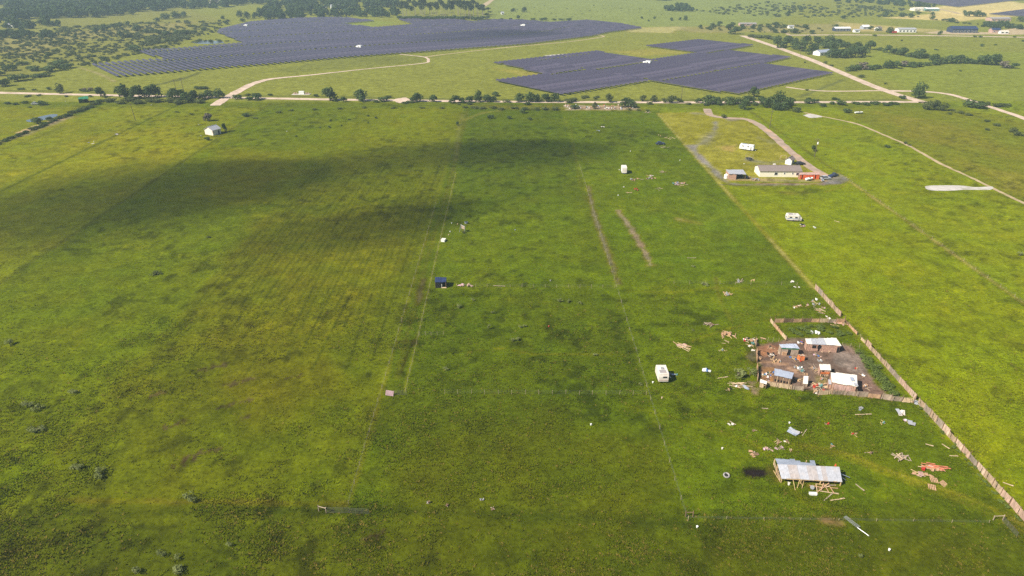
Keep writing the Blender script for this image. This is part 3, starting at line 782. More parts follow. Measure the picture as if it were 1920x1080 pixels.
for k in range(34):                                              # the thick hedge in the ditch
    t = k / 33; px_, py_ = 195 - 215 * t, 190 + 86 * t
    plant('ditch_bush', 'bush', 'oak' if k % 3 else 'olive', px_ + random.uniform(-2, 2), py_ + random.uniform(-1, 1), 15 - 4 * t, 6.5 - 1.5 * t + random.uniform(-1.5, 1), 'dark bush in the hedge along the ditch left of the field', 'bush', 'hedge along the ditch')
grp([(620, 227, 5, 4), (617, 239, 6, 4), (655, 225, 5, 3), (690, 231, 4, 3), (640, 236, 4, 3), (690, 218, 6, 3), (705, 222, 6, 4), (555, 256, 5, 3), (600, 240, 4, 3)], 'small_bush', 'bush', 'oak', 'tiny dark bush in the field right of the small white house', 'bush', 'tiny bushes in the left field')
grp([(330, 211, 12, 4), (360, 215, 12, 3), (480, 222, 14, 3), (520, 212, 16, 4), (545, 208, 14, 4), (590, 206, 14, 4), (640, 205, 16, 4), (680, 203, 14, 4), (740, 203, 16, 4), (790, 203, 14, 4), (830, 203, 14, 4)], 'low_bush', 'weed', 'olive', 'low weedy patch along the near bank of the road', 'weed', 'weeds along the near bank')
grp([(1070, 176, 14, 4), (1180, 206, 14, 5), (1195, 208, 12, 5), (1215, 208, 12, 4)], 'low_bush', 'weed', 'olive', 'weedy patch beside the dumped junk', 'weed', 'weeds at the junk')
NEARW = [(20, 648, 20, 12, 'grey green weed clump at the left edge, alone'), (55, 760, 24, 12, 'left of two grey green weed clumps below the left edge middle'), (72, 770, 22, 13, 'right of two grey green weed clumps below the left edge middle'),
    (137, 737, 20, 9, 'small weed clump right of the two grey green clumps'), (70, 806, 30, 10, 'flat faded weed clump low at the left'), (145, 880, 26, 14, 'brownish weed clump left of a dark pair'), (188, 892, 30, 16, 'dark spiky weed clump with shadow at the lower left'),
    (357, 938, 30, 17, 'largest bright sage clump left of the near gate'), (305, 1040, 20, 14, 'bright sage clump in the bottom left corner group, upper left'), (335, 1048, 14, 13, 'narrow bright sage clump of the bottom left group'), (254, 1076, 22, 16, 'bright sage clump at the bottom edge, leftmost'),
    (330, 1074, 30, 15, 'wide bright sage clump at the bottom edge'), (430, 1024, 14, 12, 'small bright sage clump right of the bottom left group'), (1612, 1044, 12, 10, 'small bright green clump below the fallen metal gate'),
    (858, 577, 12, 8, 'grey weed clump in the field right below the dark shed'), (888, 563, 10, 5, 'small weed clump near the dark shed, further right'), (924, 587, 9, 6, 'small weed clump between shed and field middle'), (916, 616, 9, 11, 'upright weed clump in the middle of the field'),
    (976, 614, 9, 6, 'left of a pair of small weed clumps in the field'), (984, 613, 9, 6, 'right of a pair of small weed clumps in the field'), (962, 641, 10, 7, 'left half of the grey weed clump in the field centre'), (971, 638, 11, 8, 'right half of the grey weed clump in the field centre'),
    (1050, 567, 11, 9, 'round weed clump below the cross fence on the right'), (1066, 567, 10, 7, 'weed clump just right of the round one below the cross fence'), (1090, 570, 11, 5, 'flat weed clump right of the pair below the cross fence'), (1116, 667, 12, 5, 'faint weed clump in the right part of the field'),
    (836, 693, 14, 6, 'faint weed clump above the near cross fence'), (1383, 705, 30, 16, 'leafy green weed clump left of the muddy yard'), (1406, 704, 22, 16, 'leafy green weed clump touching the muddy yard fence'), (1202, 722, 10, 6, 'small weed clump left of the old motorhome'),
    (390, 445, 12, 4, 'faint weed clump in the shaded left field'), (290, 516, 26, 7, 'wide faint weed clump in the left field'), (870, 437, 8, 6, 'weed clump at the foot of the metal frame in the field'), (1320, 535, 16, 6, 'weed clump by the fence posts right of the lot'), (1300, 620, 8, 4, 'tiny weed clump above the plank heap'),
    (1300, 500, 10, 4, 'tiny weed clump in the right strip')]
for a in NEARW:
    plant('weed_clump', 'weed', 'sage' if a[1] > 560 or a[0] > 1000 else 'olive', *a, 'weed')
for k in range(40):                                              # weeds at the foot of the plank fence
    y_ = 72 + 50 * (k + random.random()) / 40
    plant_m('fence_weed', 'weed', 'fresh', 88.9 + random.choice((-.5, .6)) + random.uniform(-.2, .2), y_, random.uniform(.7, 1.5), random.uniform(.3, .7), 'weed at the foot of the tall plank fence on the right', 'weed', 'weeds at the foot of the plank fence')
# weeds inside the yard, along the fence
for k in range(26):
    t = k / 25
    px_ = 1618 + 62 * t + random.uniform(-8, 6); py_ = 668 + 76 * t + random.uniform(-3, 3)
    plant('yard_weed', 'weed', 'fresh', px_, py_, random.uniform(14, 22), random.uniform(8, 13), 'tall green weed in the band inside the plank fence of the yard', 'weed', 'weeds along the yard fence')
for k in range(20):
    plant('yard_weed', 'weed', 'fresh', random.uniform(1478, 1596), random.uniform(614, 630), random.uniform(12, 18), random.uniform(5, 8), 'green weed in the pen behind the long white roofed shed', 'weed', 'weeds in the back pen')
grp([(1624, 690, 12, 9), (1627, 686, 8, 8), (1612, 672, 12, 9)], 'yard_weed', 'weed', 'fresh', 'small green weed on the bare mud of the yard', 'weed', 'weeds on the mud')

# right: grove, hedges, far trees
grp([(1457, 90, 20, 20), (1474, 88, 20, 17), (1488, 92, 20, 18), (1502, 96, 20, 19), (1511, 82, 18, 14), (1523, 102, 22, 19), (1533, 84, 22, 14), (1548, 90, 24, 16), (1566, 94, 26, 15), (1586, 94, 24, 13), (1606, 92, 20, 12), (1556, 80, 22, 12), (1478, 80, 22, 12), (1572, 84, 20, 10)], 'grove_tree', T, 'oak', 'dark tree in the grove beside the diagonal road', 'tree', 'grove by the diagonal road')
grp([(1560, 108, 24, 16), (1574, 109, 22, 15), (1588, 108, 22, 16), (1602, 108, 24, 20), (1616, 106, 22, 18)], 'grove_tree', T, 'oak', 'dark tree in front row of the grove, right of the white house in the trees', 'tree', 'front row of the grove')
plant('solitary_tree', T, 'oak', 1631, 93, 20, 15, 'round tree standing off the right end of the grove', 'tree')
grp([(1412, 70, 18, 7), (1426, 71, 18, 7), (1440, 73, 18, 8), (1452, 75, 16, 8)], 'hedge_bush', 'bush', 'olive', 'grey green hedge bush between grove and road end', 'bush', 'hedge at the road end')
grp([(1594, 133, 20, 8), (1606, 131, 22, 9), (1617, 130, 22, 12, 'bare'), (1632, 131, 18, 8), (1645, 129, 18, 7), (1664, 128, 20, 13), (1680, 128, 20, 12), (1697, 125, 18, 10, 'bare'), (1710, 126, 20, 10), (1724, 125, 18, 8), (1738, 123, 14, 6), (1750, 121, 24, 17), (1768, 119, 18, 11), (1784, 119, 24, 14), (1800, 118, 24, 13), (1817, 119, 20, 9), (1832, 120, 16, 8), (1848, 121, 28, 17), (1866, 122, 28, 18), (1886, 127, 22, 11, 'bare'), (1900, 128, 18, 9)], 'hedgerow_tree', T, 'oak', 'tree in the lower hedgerow across the right meadow', 'tree', 'lower hedgerow at the right')
grp([(1650, 95, 12, 6), (1663, 99, 14, 13), (1676, 102, 18, 10), (1692, 104, 24, 14), (1708, 107, 18, 8), (1722, 109, 26, 15), (1736, 109, 16, 8)], 'hedgerow_tree', T, 'oak', 'tree in the upper hedgerow running right from the grove', 'tree', 'upper hedgerow at the right')
grp([(1547, 119, 8, 5), (1558, 124, 8, 4), (1615, 145, 13, 6), (1660, 158, 6, 4), (1508, 118, 5, 3), (1513, 170, 7, 4)], 'low_bush', 'bush', 'olive', 'small bush on the verge of the diagonal road', 'bush', 'bushes on the diagonal road')
grp([(1732, 94, 6, 3), (1755, 94, 8, 3), (1841, 87, 8, 6), (1866, 85, 5, 3), (1690, 77, 5, 3), (1640, 68, 8, 4), (1828, 70, 8, 4), (1838, 70, 8, 4), (1902, 70, 6, 3), (1800, 134, 5, 3), (1918, 78, 6, 4)], 'low_bush', 'bush', 'oak', 'tiny bush dotted in the far right meadow', 'bush', 'dots in the far right meadow')
grp([(1668, 62, 13, 10), (1762, 66, 8, 8), (1567, 53, 12, 7), (1632, 55, 10, 6), (1645, 58, 10, 6), (1660, 31, 12, 10), (1690, 32, 11, 8), (1707, 33, 10, 8), (1748, 30, 8, 7), (1748, 37, 10, 7), (1808, 27, 9, 7), (1817, 31, 15, 9), (1832, 31, 18, 10), (1843, 31, 10, 7), (1913, 41, 14, 9), (1478, 30, 7, 10), (1500, 22, 12, 10), (1582, 35, 12, 6), (1785, 41, 16, 7)], 'far_tree', T, 'oak', 'dark tree among the far houses at the upper right', 'tree', 'trees among the far houses')
grp([(1378, 64, 22, 12), (1366, 56, 14, 9), (1348, 49, 14, 8), (1336, 50, 10, 6), (1313, 53, 8, 6), (1330, 56, 10, 6), (1372, 50, 12, 8), (1392, 54, 12, 8), (1412, 54, 10, 8), (1424, 57, 10, 7), (1440, 53, 12, 8), (1455, 51, 18, 9), (1470, 52, 12, 6), (1452, 61, 16, 6), (1490, 62, 22, 8), (1508, 52, 14, 6), (1522, 63, 14, 6), (1470, 62, 14, 6)], 'far_tree', T, 'oak', 'dark tree in the scattered wood beyond the end of the diagonal road', 'tree', 'scattered wood at the road end')
grp([(962, 22, 9, 6), (983, 23, 10, 9)], 'far_tree', T, 'oak', 'one of two trees alone in the far centre meadow', 'tree', 'pair in the far meadow')
grp([(1203, 35, 5, 4), (1227, 36, 5, 5), (1259, 39, 6, 6), (1275, 38, 6, 5), (1285, 38, 8, 8), (1216, 40, 5, 3)], 'far_tree', T, 'oak', 'small tree dotted in the far meadow right of centre', 'tree', 'dots in the far centre meadow')
grp([(958, 37, 8, 4), (972, 36, 8, 8), (1000, 37, 10, 4), (1016, 38, 10, 5), (1022, 38, 10, 6), (1038, 38, 10, 4), (1052, 38, 10, 4), (1066, 39, 12, 6), (940, 37, 8, 3)], 'far_bush', 'bush', 'oak', 'bush in the low strip behind the left solar farm', 'bush', 'strip behind the solar farm')
# left: trees in the scrub
grp([(34, 152, 34, 15), (6, 162, 24, 18), (17, 133, 26, 15), (61, 133, 26, 12), (76, 144, 30, 8), (93, 134, 30, 13), (110, 124, 34, 13), (128, 128, 24, 11), (42, 122, 16, 8), (0, 142, 20, 12), (118, 132, 16, 9)], 'scrub_tree', 'bush', 'oak', 'broad dark bushy tree in the thick belt at the left above the road', 'tree', 'thick belt at the left')
plant('scrub_tree', 'bush', 'oak', 252, 97, 28, 15, 'broad dark tree at the notch of the left solar farm', 'tree')
plant('scrub_tree', 'bush', 'oak', 192, 111, 18, 6, 'flat dark bush above the front row of the left solar farm', 'bush')
grp([(92, 109, 16, 9), (180, 61, 14, 10), (196, 57, 22, 11), (215, 54, 16, 9), (226, 51, 10, 9), (240, 48, 10, 8), (258, 58, 18, 10), (228, 71, 18, 11), (243, 70, 14, 8), (143, 69, 9, 7), (275, 62, 12, 7), (285, 61, 14, 7), (300, 66, 20, 9), (315, 68, 18, 9), (335, 66, 18, 9), (350, 64, 16, 7), (42, 66, 14, 9), (18, 66, 22, 10), (86, 66, 16, 9), (366, 62, 8, 6), (383, 58, 10, 7), (418, 36, 8, 6), (424, 46, 10, 6), (310, 36, 18, 10), (330, 34, 20, 11), (345, 32, 14, 9), (295, 40, 12, 6), (248, 28, 12, 9), (450, 32, 12, 11), (464, 36, 12, 13), (478, 34, 12, 10), (455, 41, 10, 6), (395, 80, 8, 5), (375, 77, 10, 3), (412, 78, 10, 3)], 'scrub_tree', T, 'oak', 'dark tree standing in the dry scrub left of the left solar farm', 'tree', 'trees in the dry scrub')
# the stand of tall pines
for k in range(64):
    t = (k + .5) / 64
    px_ = 752 + 168 * t + random.uniform(-3, 3); py_ = 31 + random.uniform(-7, 5) + 2 * t
    hh = (24 if t < .8 else 24 - (t - .8) * 70) * random.uniform(.82, 1.1)
    plant('pine_tree', 'pine', 'pine', px_, py_, 9 * random.uniform(.8, 1.2), hh, 'tall bare stemmed pine in the stand behind the left solar farm', 'tree', 'stand of tall pines')
grp([(750 + 7.4 * k, 37 + random.uniform(-1, 1), 11, 8) for k in range(23)], 'pine_brush', 'bush', 'oak', 'low brush at the foot of the pine stand', 'bush', 'brush under the pines')

# woods and scrub that read as one mass
def mass(name, polys, kind, leaf, lod, seed):
    r_ = np.random.default_rng(seed); out = []
    for pts, n, w0, w1, asp in polys:
        P = np.array(pts, float); k = 0; n = int(n * 1.4)
        while k < n:
            x = r_.uniform(P[:, 0].min(), P[:, 0].max()); y = r_.uniform(P[:, 1].min(), P[:, 1].max())
            if not inside(np.array([x]), np.array([y]), P)[0]: continue
            if r_.random() > .35 + 1.1 * float(vnoise(np.array([x * .06]), np.array([y * .18]))[0]): continue
            k += 1
            V, C, Rad = crown_data(kind, r_, lod)
            q = g(x, y); s = mpp(x, y); w = r_.uniform(w0, w1) * s
            out.append(V * np.array([w, w, w * asp * r_.uniform(.8, 1.25)]) + np.array([q.x, q.y, 0]))
    props(link(name, quads_mesh(name, np.concatenate(out), LEAF[leaf])), kind='stuff')
mass('far_wood', [([(0, 12), (60, 8), (210, 6), (330, -12), (60, -14), (-40, -6)], 150, 16, 26, .7), ([(-20, 42), (60, 36), (200, 33), (240, 24), (330, 20), (330, 2), (120, 14), (20, 16)], 170, 15, 26, .7),
    ([(330, -10), (480, -10), (470, 10), (400, 17), (330, 22)], 70, 12, 20, .7), ([(480, -12), (750, -12), (750, 14), (640, 20), (560, 28), (470, 36), (500, 22), (470, 8)], 230, 11, 19, .75), ([(560, 30), (640, 24), (748, 24), (745, 33), (640, 32), (480, 38)], 70, 9, 16, .8),
    ([(1220, 2), (1350, -2), (1420, -10), (1230, -10)], 40, 10, 18, .6), ([(1235, 16), (1285, 10), (1300, 22), (1260, 22)], 26, 8, 14, .6), ([(1560, 2), (1700, 4), (1760, 14), (1740, 16), (1640, 8), (1570, 5)], 46, 8, 13, .6), ([(1838, 50), (1860, 52), (1915, 57), (1910, 50), (1860, 44)], 26, 9, 14, .6), ([(-20, 50), (20, 46), (120, 46), (110, 52), (20, 56)], 14, 14, 20, .7), ([(-30, 76), (30, 74), (110, 72), (100, 66), (20, 60), (-30, 62)], 40, 9, 16, .6)], 'tree', 'oak', .28, 3)
mass('dry_scrub', [([(0, 140), (60, 118), (150, 118), (250, 92), (330, 76), (400, 64), (430, 40), (300, 42), (120, 52), (-40, 70), (-60, 130)], 900, 3, 11, .45), ([(270, 72), (360, 64), (350, 76), (280, 86)], 60, 8, 14, .5), ([(140, 122), (250, 98), (330, 80), (340, 84), (250, 104), (150, 128)], 60, 5, 10, .5),
    ([(1290, 20), (1440, 4), (1560, 8), (1760, 20), (1700, 32), (1480, 34), (1330, 26)], 230, 3, 9, .5), ([(1300, 52), (1460, 46), (1560, 56), (1480, 64), (1320, 58)], 50, 4, 9, .5), ([(1560, 6), (1620, 10), (1780, 44), (1860, 48), (1700, 30)], 40, 4, 9, .5), ([(900, 28), (1000, 10), (1200, 10), (1290, 36), (1100, 34)], 50, 1.5, 3.5, .4), ([(350, 80), (430, 80), (430, 74), (350, 75)], 16, 4, 8, .4)], 'bush', 'olive', .16, 5)

# near grass: tussocks of real blades over the nearest fields
def build_grass():
    r_ = np.random.default_rng(21)
    n = 330000
    u = r_.random(n); yy = 62 + 190 * u ** 1.7
    xx = (r_.random(n) * 2 - 1) * (yy * .72 + 36)
    clump = fbm(xx * .22, yy * .22, 3); drift = fbm(xx * .045 + 5, yy * .045 + 77, 3)
    keep = r_.random(n) < np.clip((clump - .25) * 2.3, .15, 1) * np.clip((drift - .36) * 5, .12, 1) * (1 - .85 * sstep(130, 245, yy))
    xx, yy = xx[keep], yy[keep]
    base = ground_colour(xx, yy)
    gr = (base[:, 1] > base[:, 0] * .80) & (base[:, 2] < base[:, 1] * .55)
    xx, yy, base = xx[gr], yy[gr], base[gr]
    n = len(xx)
    B = 5
    hgt = (.05 + .16 * fbm(xx * .12 + 40, yy * .12, 3) + .14 * r_.random(n) ** 3) * (1.1 - .6 * sstep(120, 240, yy))
    a = r_.random((n, B)) * 6.283
    rad = .10 + .12 * r_.random((n, B))
    h = hgt[:, None] * (.6 + .6 * r_.random((n, B)))
    lean = h * (.5 + .9 * r_.random((n, B)))
    cx = xx[:, None] + np.cos(a) * rad; cy_ = yy[:, None] + np.sin(a) * rad
    px_ = -np.sin(a); py_ = np.cos(a)
    w = (.06 + .05 * r_.random((n, B))) * (1 + yy[:, None] / 300)
    z0 = np.full_like(h, -.01)
    V = np.stack([np.stack([cx - px_ * w, cy_ - py_ * w, z0], -1), np.stack([cx + px_ * w, cy_ + py_ * w, z0], -1), np.stack([cx + np.cos(a) * lean, cy_ + np.sin(a) * lean, h], -1)], 2)
    V = V.reshape(-1, 3)
    m = bpy.data.materials.new('grass_blades'); m.use_nodes = True
    nt = m.node_tree; nn = nt.nodes; L = nt.links
    nn.remove(nn['Principled BSDF'])
    at = nn.new('ShaderNodeAttribute'); at.attribute_name = 'tint'
    d = nn.new('ShaderNodeBsdfDiffuse'); t = nn.new('ShaderNodeBsdfTranslucent'); mx = nn.new('ShaderNodeMixShader'); mx.inputs[0].default_value = .35
    L.new(at.outputs['Color'], d.inputs[0]); L.new(at.outputs['Color'], t.inputs[0])
    geo = nn.new('ShaderNodeNewGeometry'); sc = nn.new('ShaderNodeVectorMath'); sc.operation = 'MULTIPLY_ADD'      # blades shade with the sward they stand in
    sc.inputs[1].default_value = (.45, .45, .45); sc.inputs[2].default_value = (0, 0, .75)
    nm = nn.new('ShaderNodeVectorMath'); nm.operation = 'NORMALIZE'
    L.new(geo.outputs['Normal'], sc.inputs[0]); L.new(sc.outputs[0], nm.inputs[0]); L.new(nm.outputs[0], d.inputs['Normal'])
    mx.inputs[0].default_value = .15
    L.new(d.outputs[0], mx.inputs[1]); L.new(t.outputs[0], mx.inputs[2]); L.new(mx.outputs[0], nn['Material Output'].inputs[0])
    me = np_mesh('grass', V, np.arange(len(V)).reshape(-1, 3), m)
    dry = (r_.random(n) < np.where(yy < 90, .3, .12)) * r_.random(n)
    c = base * (1.2 + .6 * (r_.random(n) - .35))[:, None]
    c = c * (1 - dry[:, None]) + np.array(lin((150, 132, 62))) * .62 * dry[:, None]
    c = np.repeat(c, B * 3, 0)
    at_ = me.color_attributes.new('tint', 'FLOAT_COLOR', 'POINT')
    at_.data.foreach_set('color', np.concatenate([c, np.ones((len(c), 1))], 1).astype(np.float32).ravel())
    props(link('grass', me), kind='stuff')
build_grass()
# ================================================================ SOLAR FARMS
PANEL = mat('solar_glass', lin((64, 59, 76)), .36, .14, .25, spec=.3, col2=lin((86, 79, 94)))
STEEL = mat('galvanised_steel', (.45, .46, .48), .45, .08, 2, metal=.6)
WHITE = mat('white_paint', (.80, .80, .78), .5, .05, 1.0)
DARK = mat('dark_opening', (.015, .015, .017), .7, .1, 2)
FARM_D = np.array([.66, -.751]); FARM_N = np.array([.751, .66])
PITCH_ROW = 4.7
LEFT_FARM = [(165, 123), (219, 146), (378, 132.5), (520, 121), (640, 110), (805, 98), (990, 84), (1110, 69), (1140, 62), (1205, 54), (1165, 46), (1100, 39), (1030, 43.5), (985, 39), (925, 38), (885, 42), (845, 37), (790, 36), (745, 37.5), (775, 47), (705, 53), (640, 46), (705, 40.5), (640, 33.5), (560, 35), (470, 42), (412, 56), (406, 62), (455, 82), (340, 92), (257, 96), (305, 113), (270, 114)]
RIGHT_FARM = [(922, 120), (1022, 141), (928, 153), (1055, 180), (1220, 154), (1380, 180), (1562, 140), (1428, 122.5), (1482, 110), (1362, 96.5), (1412, 87), (1308, 76), (1208, 88), (1308, 101), (1220, 114), (1115, 98)]
FAR_FARM = [(1690, -2), (1720, 4), (1795, 14.5), (1900, 2), (2100, -8), (1700, -12)]
FAR_FARM_2 = [(1852, 28), (1920, 32), (2000, 36), (2000, 16), (1920, 19)]

def farm_rows(poly_px, split, off):
    P = gp(poly_px)
    A = P @ FARM_N; B = P @ FARM_D
    segs = []
    k0, k1 = math.ceil(A.min() / PITCH_ROW), math.floor(A.max() / PITCH_ROW)
    n = len(P)
    for k in range(k0, k1 + 1):
        a = k * PITCH_ROW + .01
        cr = []
        for i in range(n):
            a0, a1, b0, b1 = A[i], A[(i + 1) % n], B[i], B[(i + 1) % n]
            if (a0 > a) != (a1 > a): cr.append(b0 + (b1 - b0) * (a - a0) / (a1 - a0))
        cr.sort()
        for s, e in zip(cr[0::2], cr[1::2]):
            cut = e
            while cut - s > 8:
                nx = max(s, cut - split)
                if nx - s < 12: nx = s
                segs.append((a, nx + .4, cut - (.4 if cut != e else 0)))
                cut = nx - (off if len(segs) % 2 == 0 else 1.2)
    return segs

TILT = R(21)
def table_geo(b, a, s, e):
    """one tracker: torque tube on posts with a tilted strip of modules"""
    d = Vector((FARM_D[0], FARM_D[1], 0)); n = Vector((FARM_N[0], FARM_N[1], 0))
    L_ = e - s
    u = n * math.cos(TILT) + Vector((0, 0, math.sin(TILT)))      # up-slope edge points away from the sun
    o = n * a; zc = Vector((0, 0, 1.55))
    nseg = max(1, int(round(L_ / 16)))
    for k in range(nseg):
        s0 = s + L_ * k / nseg + .08; e0 = s + L_ * (k + 1) / nseg - .08
        p = o + d * s0 + zc; q = o + d * e0 + zc
        b.slab([p - u * 1.05, p + u * 1.05, q + u * 1.05, q - u * 1.05][::-1], .05, 0)
    b.bar(o + d * s + zc - Vector((0, 0, .12)), o + d * e + zc - Vector((0, 0, .12)), .07, 4, mi=1)
    for k in range(nseg + 1):
        c = o + d * (s + .3 + (L_ - .6) * k / nseg)
        b.box((c.x, c.y, .72), (.14, .14, 1.46), mi=1)

def make_farm(poly, label, group, budget, split=62, off=3.0):
    segs = farm_rows(poly, split, off)
    def near(sg):
        c = FARM_N * sg[0] + FARM_D * (sg[1] + sg[2]) / 2
        return (sg[2] - sg[1]) / np.hypot(*c)
    segs.sort(key=near, reverse=True)
    for sg in segs[:budget]:
        b = MB(); c = FARM_N * sg[0] + FARM_D * (sg[1] + sg[2]) / 2
        table_geo(b, *sg)
        b.v = [(x - c[0], y - c[1], z) for x, y, z in b.v]
        props(b.build('solar_table', [PANEL, STEEL], None, (c[0], c[1], 0)), label, 'solar panel', group)
    return segs[budget:]
rest = make_farm(LEFT_FARM, 'long tilted row of purple blue solar panels in the large left solar farm', 'panel rows of the large left solar farm', 170)
rest += make_farm(RIGHT_FARM, 'long tilted row of dark blue solar panels in the right, nearer solar farm', 'panel rows of the right solar farm', 130)
rest += make_farm(FAR_FARM, 'x', 'x', 0, 90) + make_farm(FAR_FARM_2, 'x', 'x', 0, 90)
b_ = MB()
for sg in rest: table_geo(b_, *sg)
props(b_.build('distant_solar_tables', [PANEL, STEEL]), kind='stuff')

def inverter(px, py, label, s=1.0):
    q = g(px, py); e = empty('inverter_station', (q.x, q.y, 0), R(-35), label, 'inverter', 'inverter stations')
    part('pad', caliche, e, lambda b: b.box((0, 0, .08), (16 * s, 9 * s, .16)))
    part('transformer', WHITE, e, lambda b: (b.box((-1.8, 0, 1.2), (2.2, 1.8, 2.2)), b.box((-1.8, -1.1, 1.0), (1.8, .4, 1.4))))
    c = part('cabinet', WHITE, e, lambda b: (b.box((1.6, 0, 1.6), (4.0, 2.2, 2.9)), b.box((1.6, 0, 3.1), (4.2, 2.4, .12))))
    part('door', DARK, c, lambda b: b.box((1.2, -1.12, 1.4), (.9, .04, 2.1)))
inverter(673, 91, 'white inverter station in the middle of the left solar farm')
inverter(461, 51, 'white inverter station at the upper left corner of the left solar farm')
inverter(980, 50.5, 'white inverter station in the right half of the left solar farm')
inverter(1212, 121, 'white inverter station in the middle of the right solar farm')
# ================================================================ BUILDINGS
def wood(name, c, **k): return mat(name, lin(c), .85, .22, 2.2, bump=.3, stretch=(1, 1, .25), **k)
PLANK = wood('weathered_plank', (196, 172, 140)); PLANK2 = wood('grey_plank', (164, 146, 128)); PLANK3 = wood('tan_plank', (206, 176, 128)); BROWN = wood('brown_plank', (122, 98, 78))
PALLET = wood('pallet_wood', (184, 148, 116)); PINKW = wood('pinkish_board', (182, 150, 140)); ORANGE_W = wood('orange_board', (206, 118, 66))
TIN = mat('white_tin', lin((172, 174, 182)), .5, .08, 1.6, metal=.15, col2=lin((176, 170, 168)))
TIN_R = mat('stained_tin', lin((166, 160, 160)), .5, .10, 1.4, metal=.15, col2=lin((168, 154, 146)))
TIN_B = mat('bluish_tin', lin((176, 184, 200)), .4, .08, 1.0, metal=.3, col2=lin((150, 156, 176)))
TIN_W = mat('bleached_roof', lin((226, 220, 208)), .6, .05, 1.2, col2=lin((196, 184, 166)))
SHINGLE = mat('brown_shingle', lin((128, 116, 112)), .9, .14, 3, bump=.3)
CREAM = mat('cream_siding', lin((232, 226, 206)), .7, .05, 1.0, stretch=(.3, .3, 6))
OFFW = mat('dirty_white_panel', lin((222, 214, 204)), .6, .10, 1.2, col2=lin((190, 172, 160)))
BRICK = mat('faded_brick_siding', lin((178, 142, 124)), .9, .18, 3)
NAVY = mat('navy_tarp_roof', lin((44, 56, 92)), .5, .15, 1.2)
RED = mat('red_paint', lin((176, 56, 44)), .6, .2, 1.5); ORANGE = mat('orange_tarp', lin((214, 98, 58)), .7, .12, .8)
BLUE = mat('blue_tarp', lin((66, 110, 168)), .6, .15, 1.2); TEAL = mat('teal_junk', lin((96, 140, 136)), .6, .25, 1.5)
GREEN = mat('green_tin', lin((44, 120, 84)), .5, .12, 1.0); GREY = mat('grey_plastic', lin((150, 150, 150)), .6, .15, 1.5)
GLASS = mat('window_glass', (.03, .035, .045), .08, .1, 2, spec=.7); RUBBER = mat('black_rubber', (.025, .025, .026), .8, .2, 3)
NAVYW = mat('navy_siding', lin((48, 58, 84)), .6, .1, 1.0); LILAC = mat('faded_lilac_sheet', lin((206, 172, 186)), .7, .12, 1.0)
POSTW = wood('post_wood', (176, 160, 132)); POLEW = wood('pole_wood', (92, 78, 68))

def centre(pts): return sum(pts, Vector()) / len(pts)

def shed(name, label, cat, roof, zf, zb, wall_m, roof_m, sheets=5, front=None, inset=.12, walls='flbr', group=None, over=.2, mats2=None):
    """lean-to: roof corners in photograph pixels FL, FR, BR, BL with the eave heights zf (front) and zb (back); walls below"""
    FL, FR = g(*roof[0], zf), g(*roof[1], zf); BR, BL = g(*roof[2], zb), g(*roof[3], zb)
    c = centre([FL, FR, BR, BL]); c.z = 0
    e = empty(name, c, 0, label, cat, group)
    FL, FR, BR, BL = [p - c for p in (FL, FR, BR, BL)]
    b = None
    for k in range(sheets):                                       # each roof sheet lies a little differently
        t0, t1 = k / sheets, (k + 1) / sheets + .02
        j = Vector((0, 0, random.uniform(0, .05) + (k % 2) * .02))
        p = FL.lerp(FR, t0) + j; q = FL.lerp(FR, t1) + j; r_ = BL.lerp(BR, t0) + j; s_ = BL.lerp(BR, t1) + j
        sl = (r_ - p) * random.uniform(-.02, .05)
        m_ = roof_m if not mats2 else (roof_m, mats2)[random.random() < .3]
        bb = MB(); w = max(3, int((q - p).length / .28)); bb.corrug(p - sl, q - p, r_ - p + sl * 2, w, .018, .015)
        bb.build('roof_sheet', m_, e)
    ins = lambda P: Vector((P.x * .96, P.y * .94, P.z))
    a, b2, c2, d = map(ins, (FL, FR, BR, BL))
    def wallq(P, Q, nm):
        h0, h1 = P.z - .1, Q.z - .1
        n = max(2, int((Q - P).length / .45)); bb = MB()
        for k in range(n):
            p = P.lerp(Q, (k + .04) / n); q = P.lerp(Q, (k + .96) / n)
            if random.random() < .04: continue
            dn = random.uniform(0, .08)
            o = Vector((Q.y - P.y, P.x - Q.x, 0)).normalized() * (.03 + random.uniform(0, .02))
            z0, z1 = h0 + (h1 - h0) * k / n - dn, h0 + (h1 - h0) * (k + 1) / n - dn
            vs_ = [(p.x, p.y, 0), (q.x, q.y, 0), (q.x, q.y, z1), (p.x, p.y, z0)]
            vs_ += [(x + o.x, y + o.y, z) for x, y, z in vs_]
            bb.add(vs_, ((0, 1, 2, 3), (7, 6, 5, 4), (0, 4, 5, 1), (1, 5, 6, 2), (2, 6, 7, 3), (3, 7, 4, 0)))
        return bb.build(nm, wall_m, e)
    if 'f' in walls: wallq(a, b2, 'front_wall')
    if 'r' in walls: wallq(b2, c2, 'side_wall')
    if 'b' in walls: wallq(c2, d, 'back_wall')
    if 'l' in walls: wallq(d, a, 'side_wall')
    for P in (a, b2, c2, d):
        part('post', BROWN, e, lambda bb: bb.box((P.x, P.y, P.z / 2 - .06), (.12, .12, P.z - .1)))
    return e, (a, b2, c2, d)

def on_front(e, cs, name, m, t, w, h, z=0.0, d=.05):
    a, b2 = cs[0], cs[1]; p = a.lerp(b2, t); u = (b2 - a); rz = math.atan2(u.y, u.x)
    o = Vector((u.y, -u.x, 0)).normalized() * .08
    return part(name, m, e, lambda bb: bb.box((p.x + o.x, p.y + o.y, z + h / 2), (w, d, h), rz))

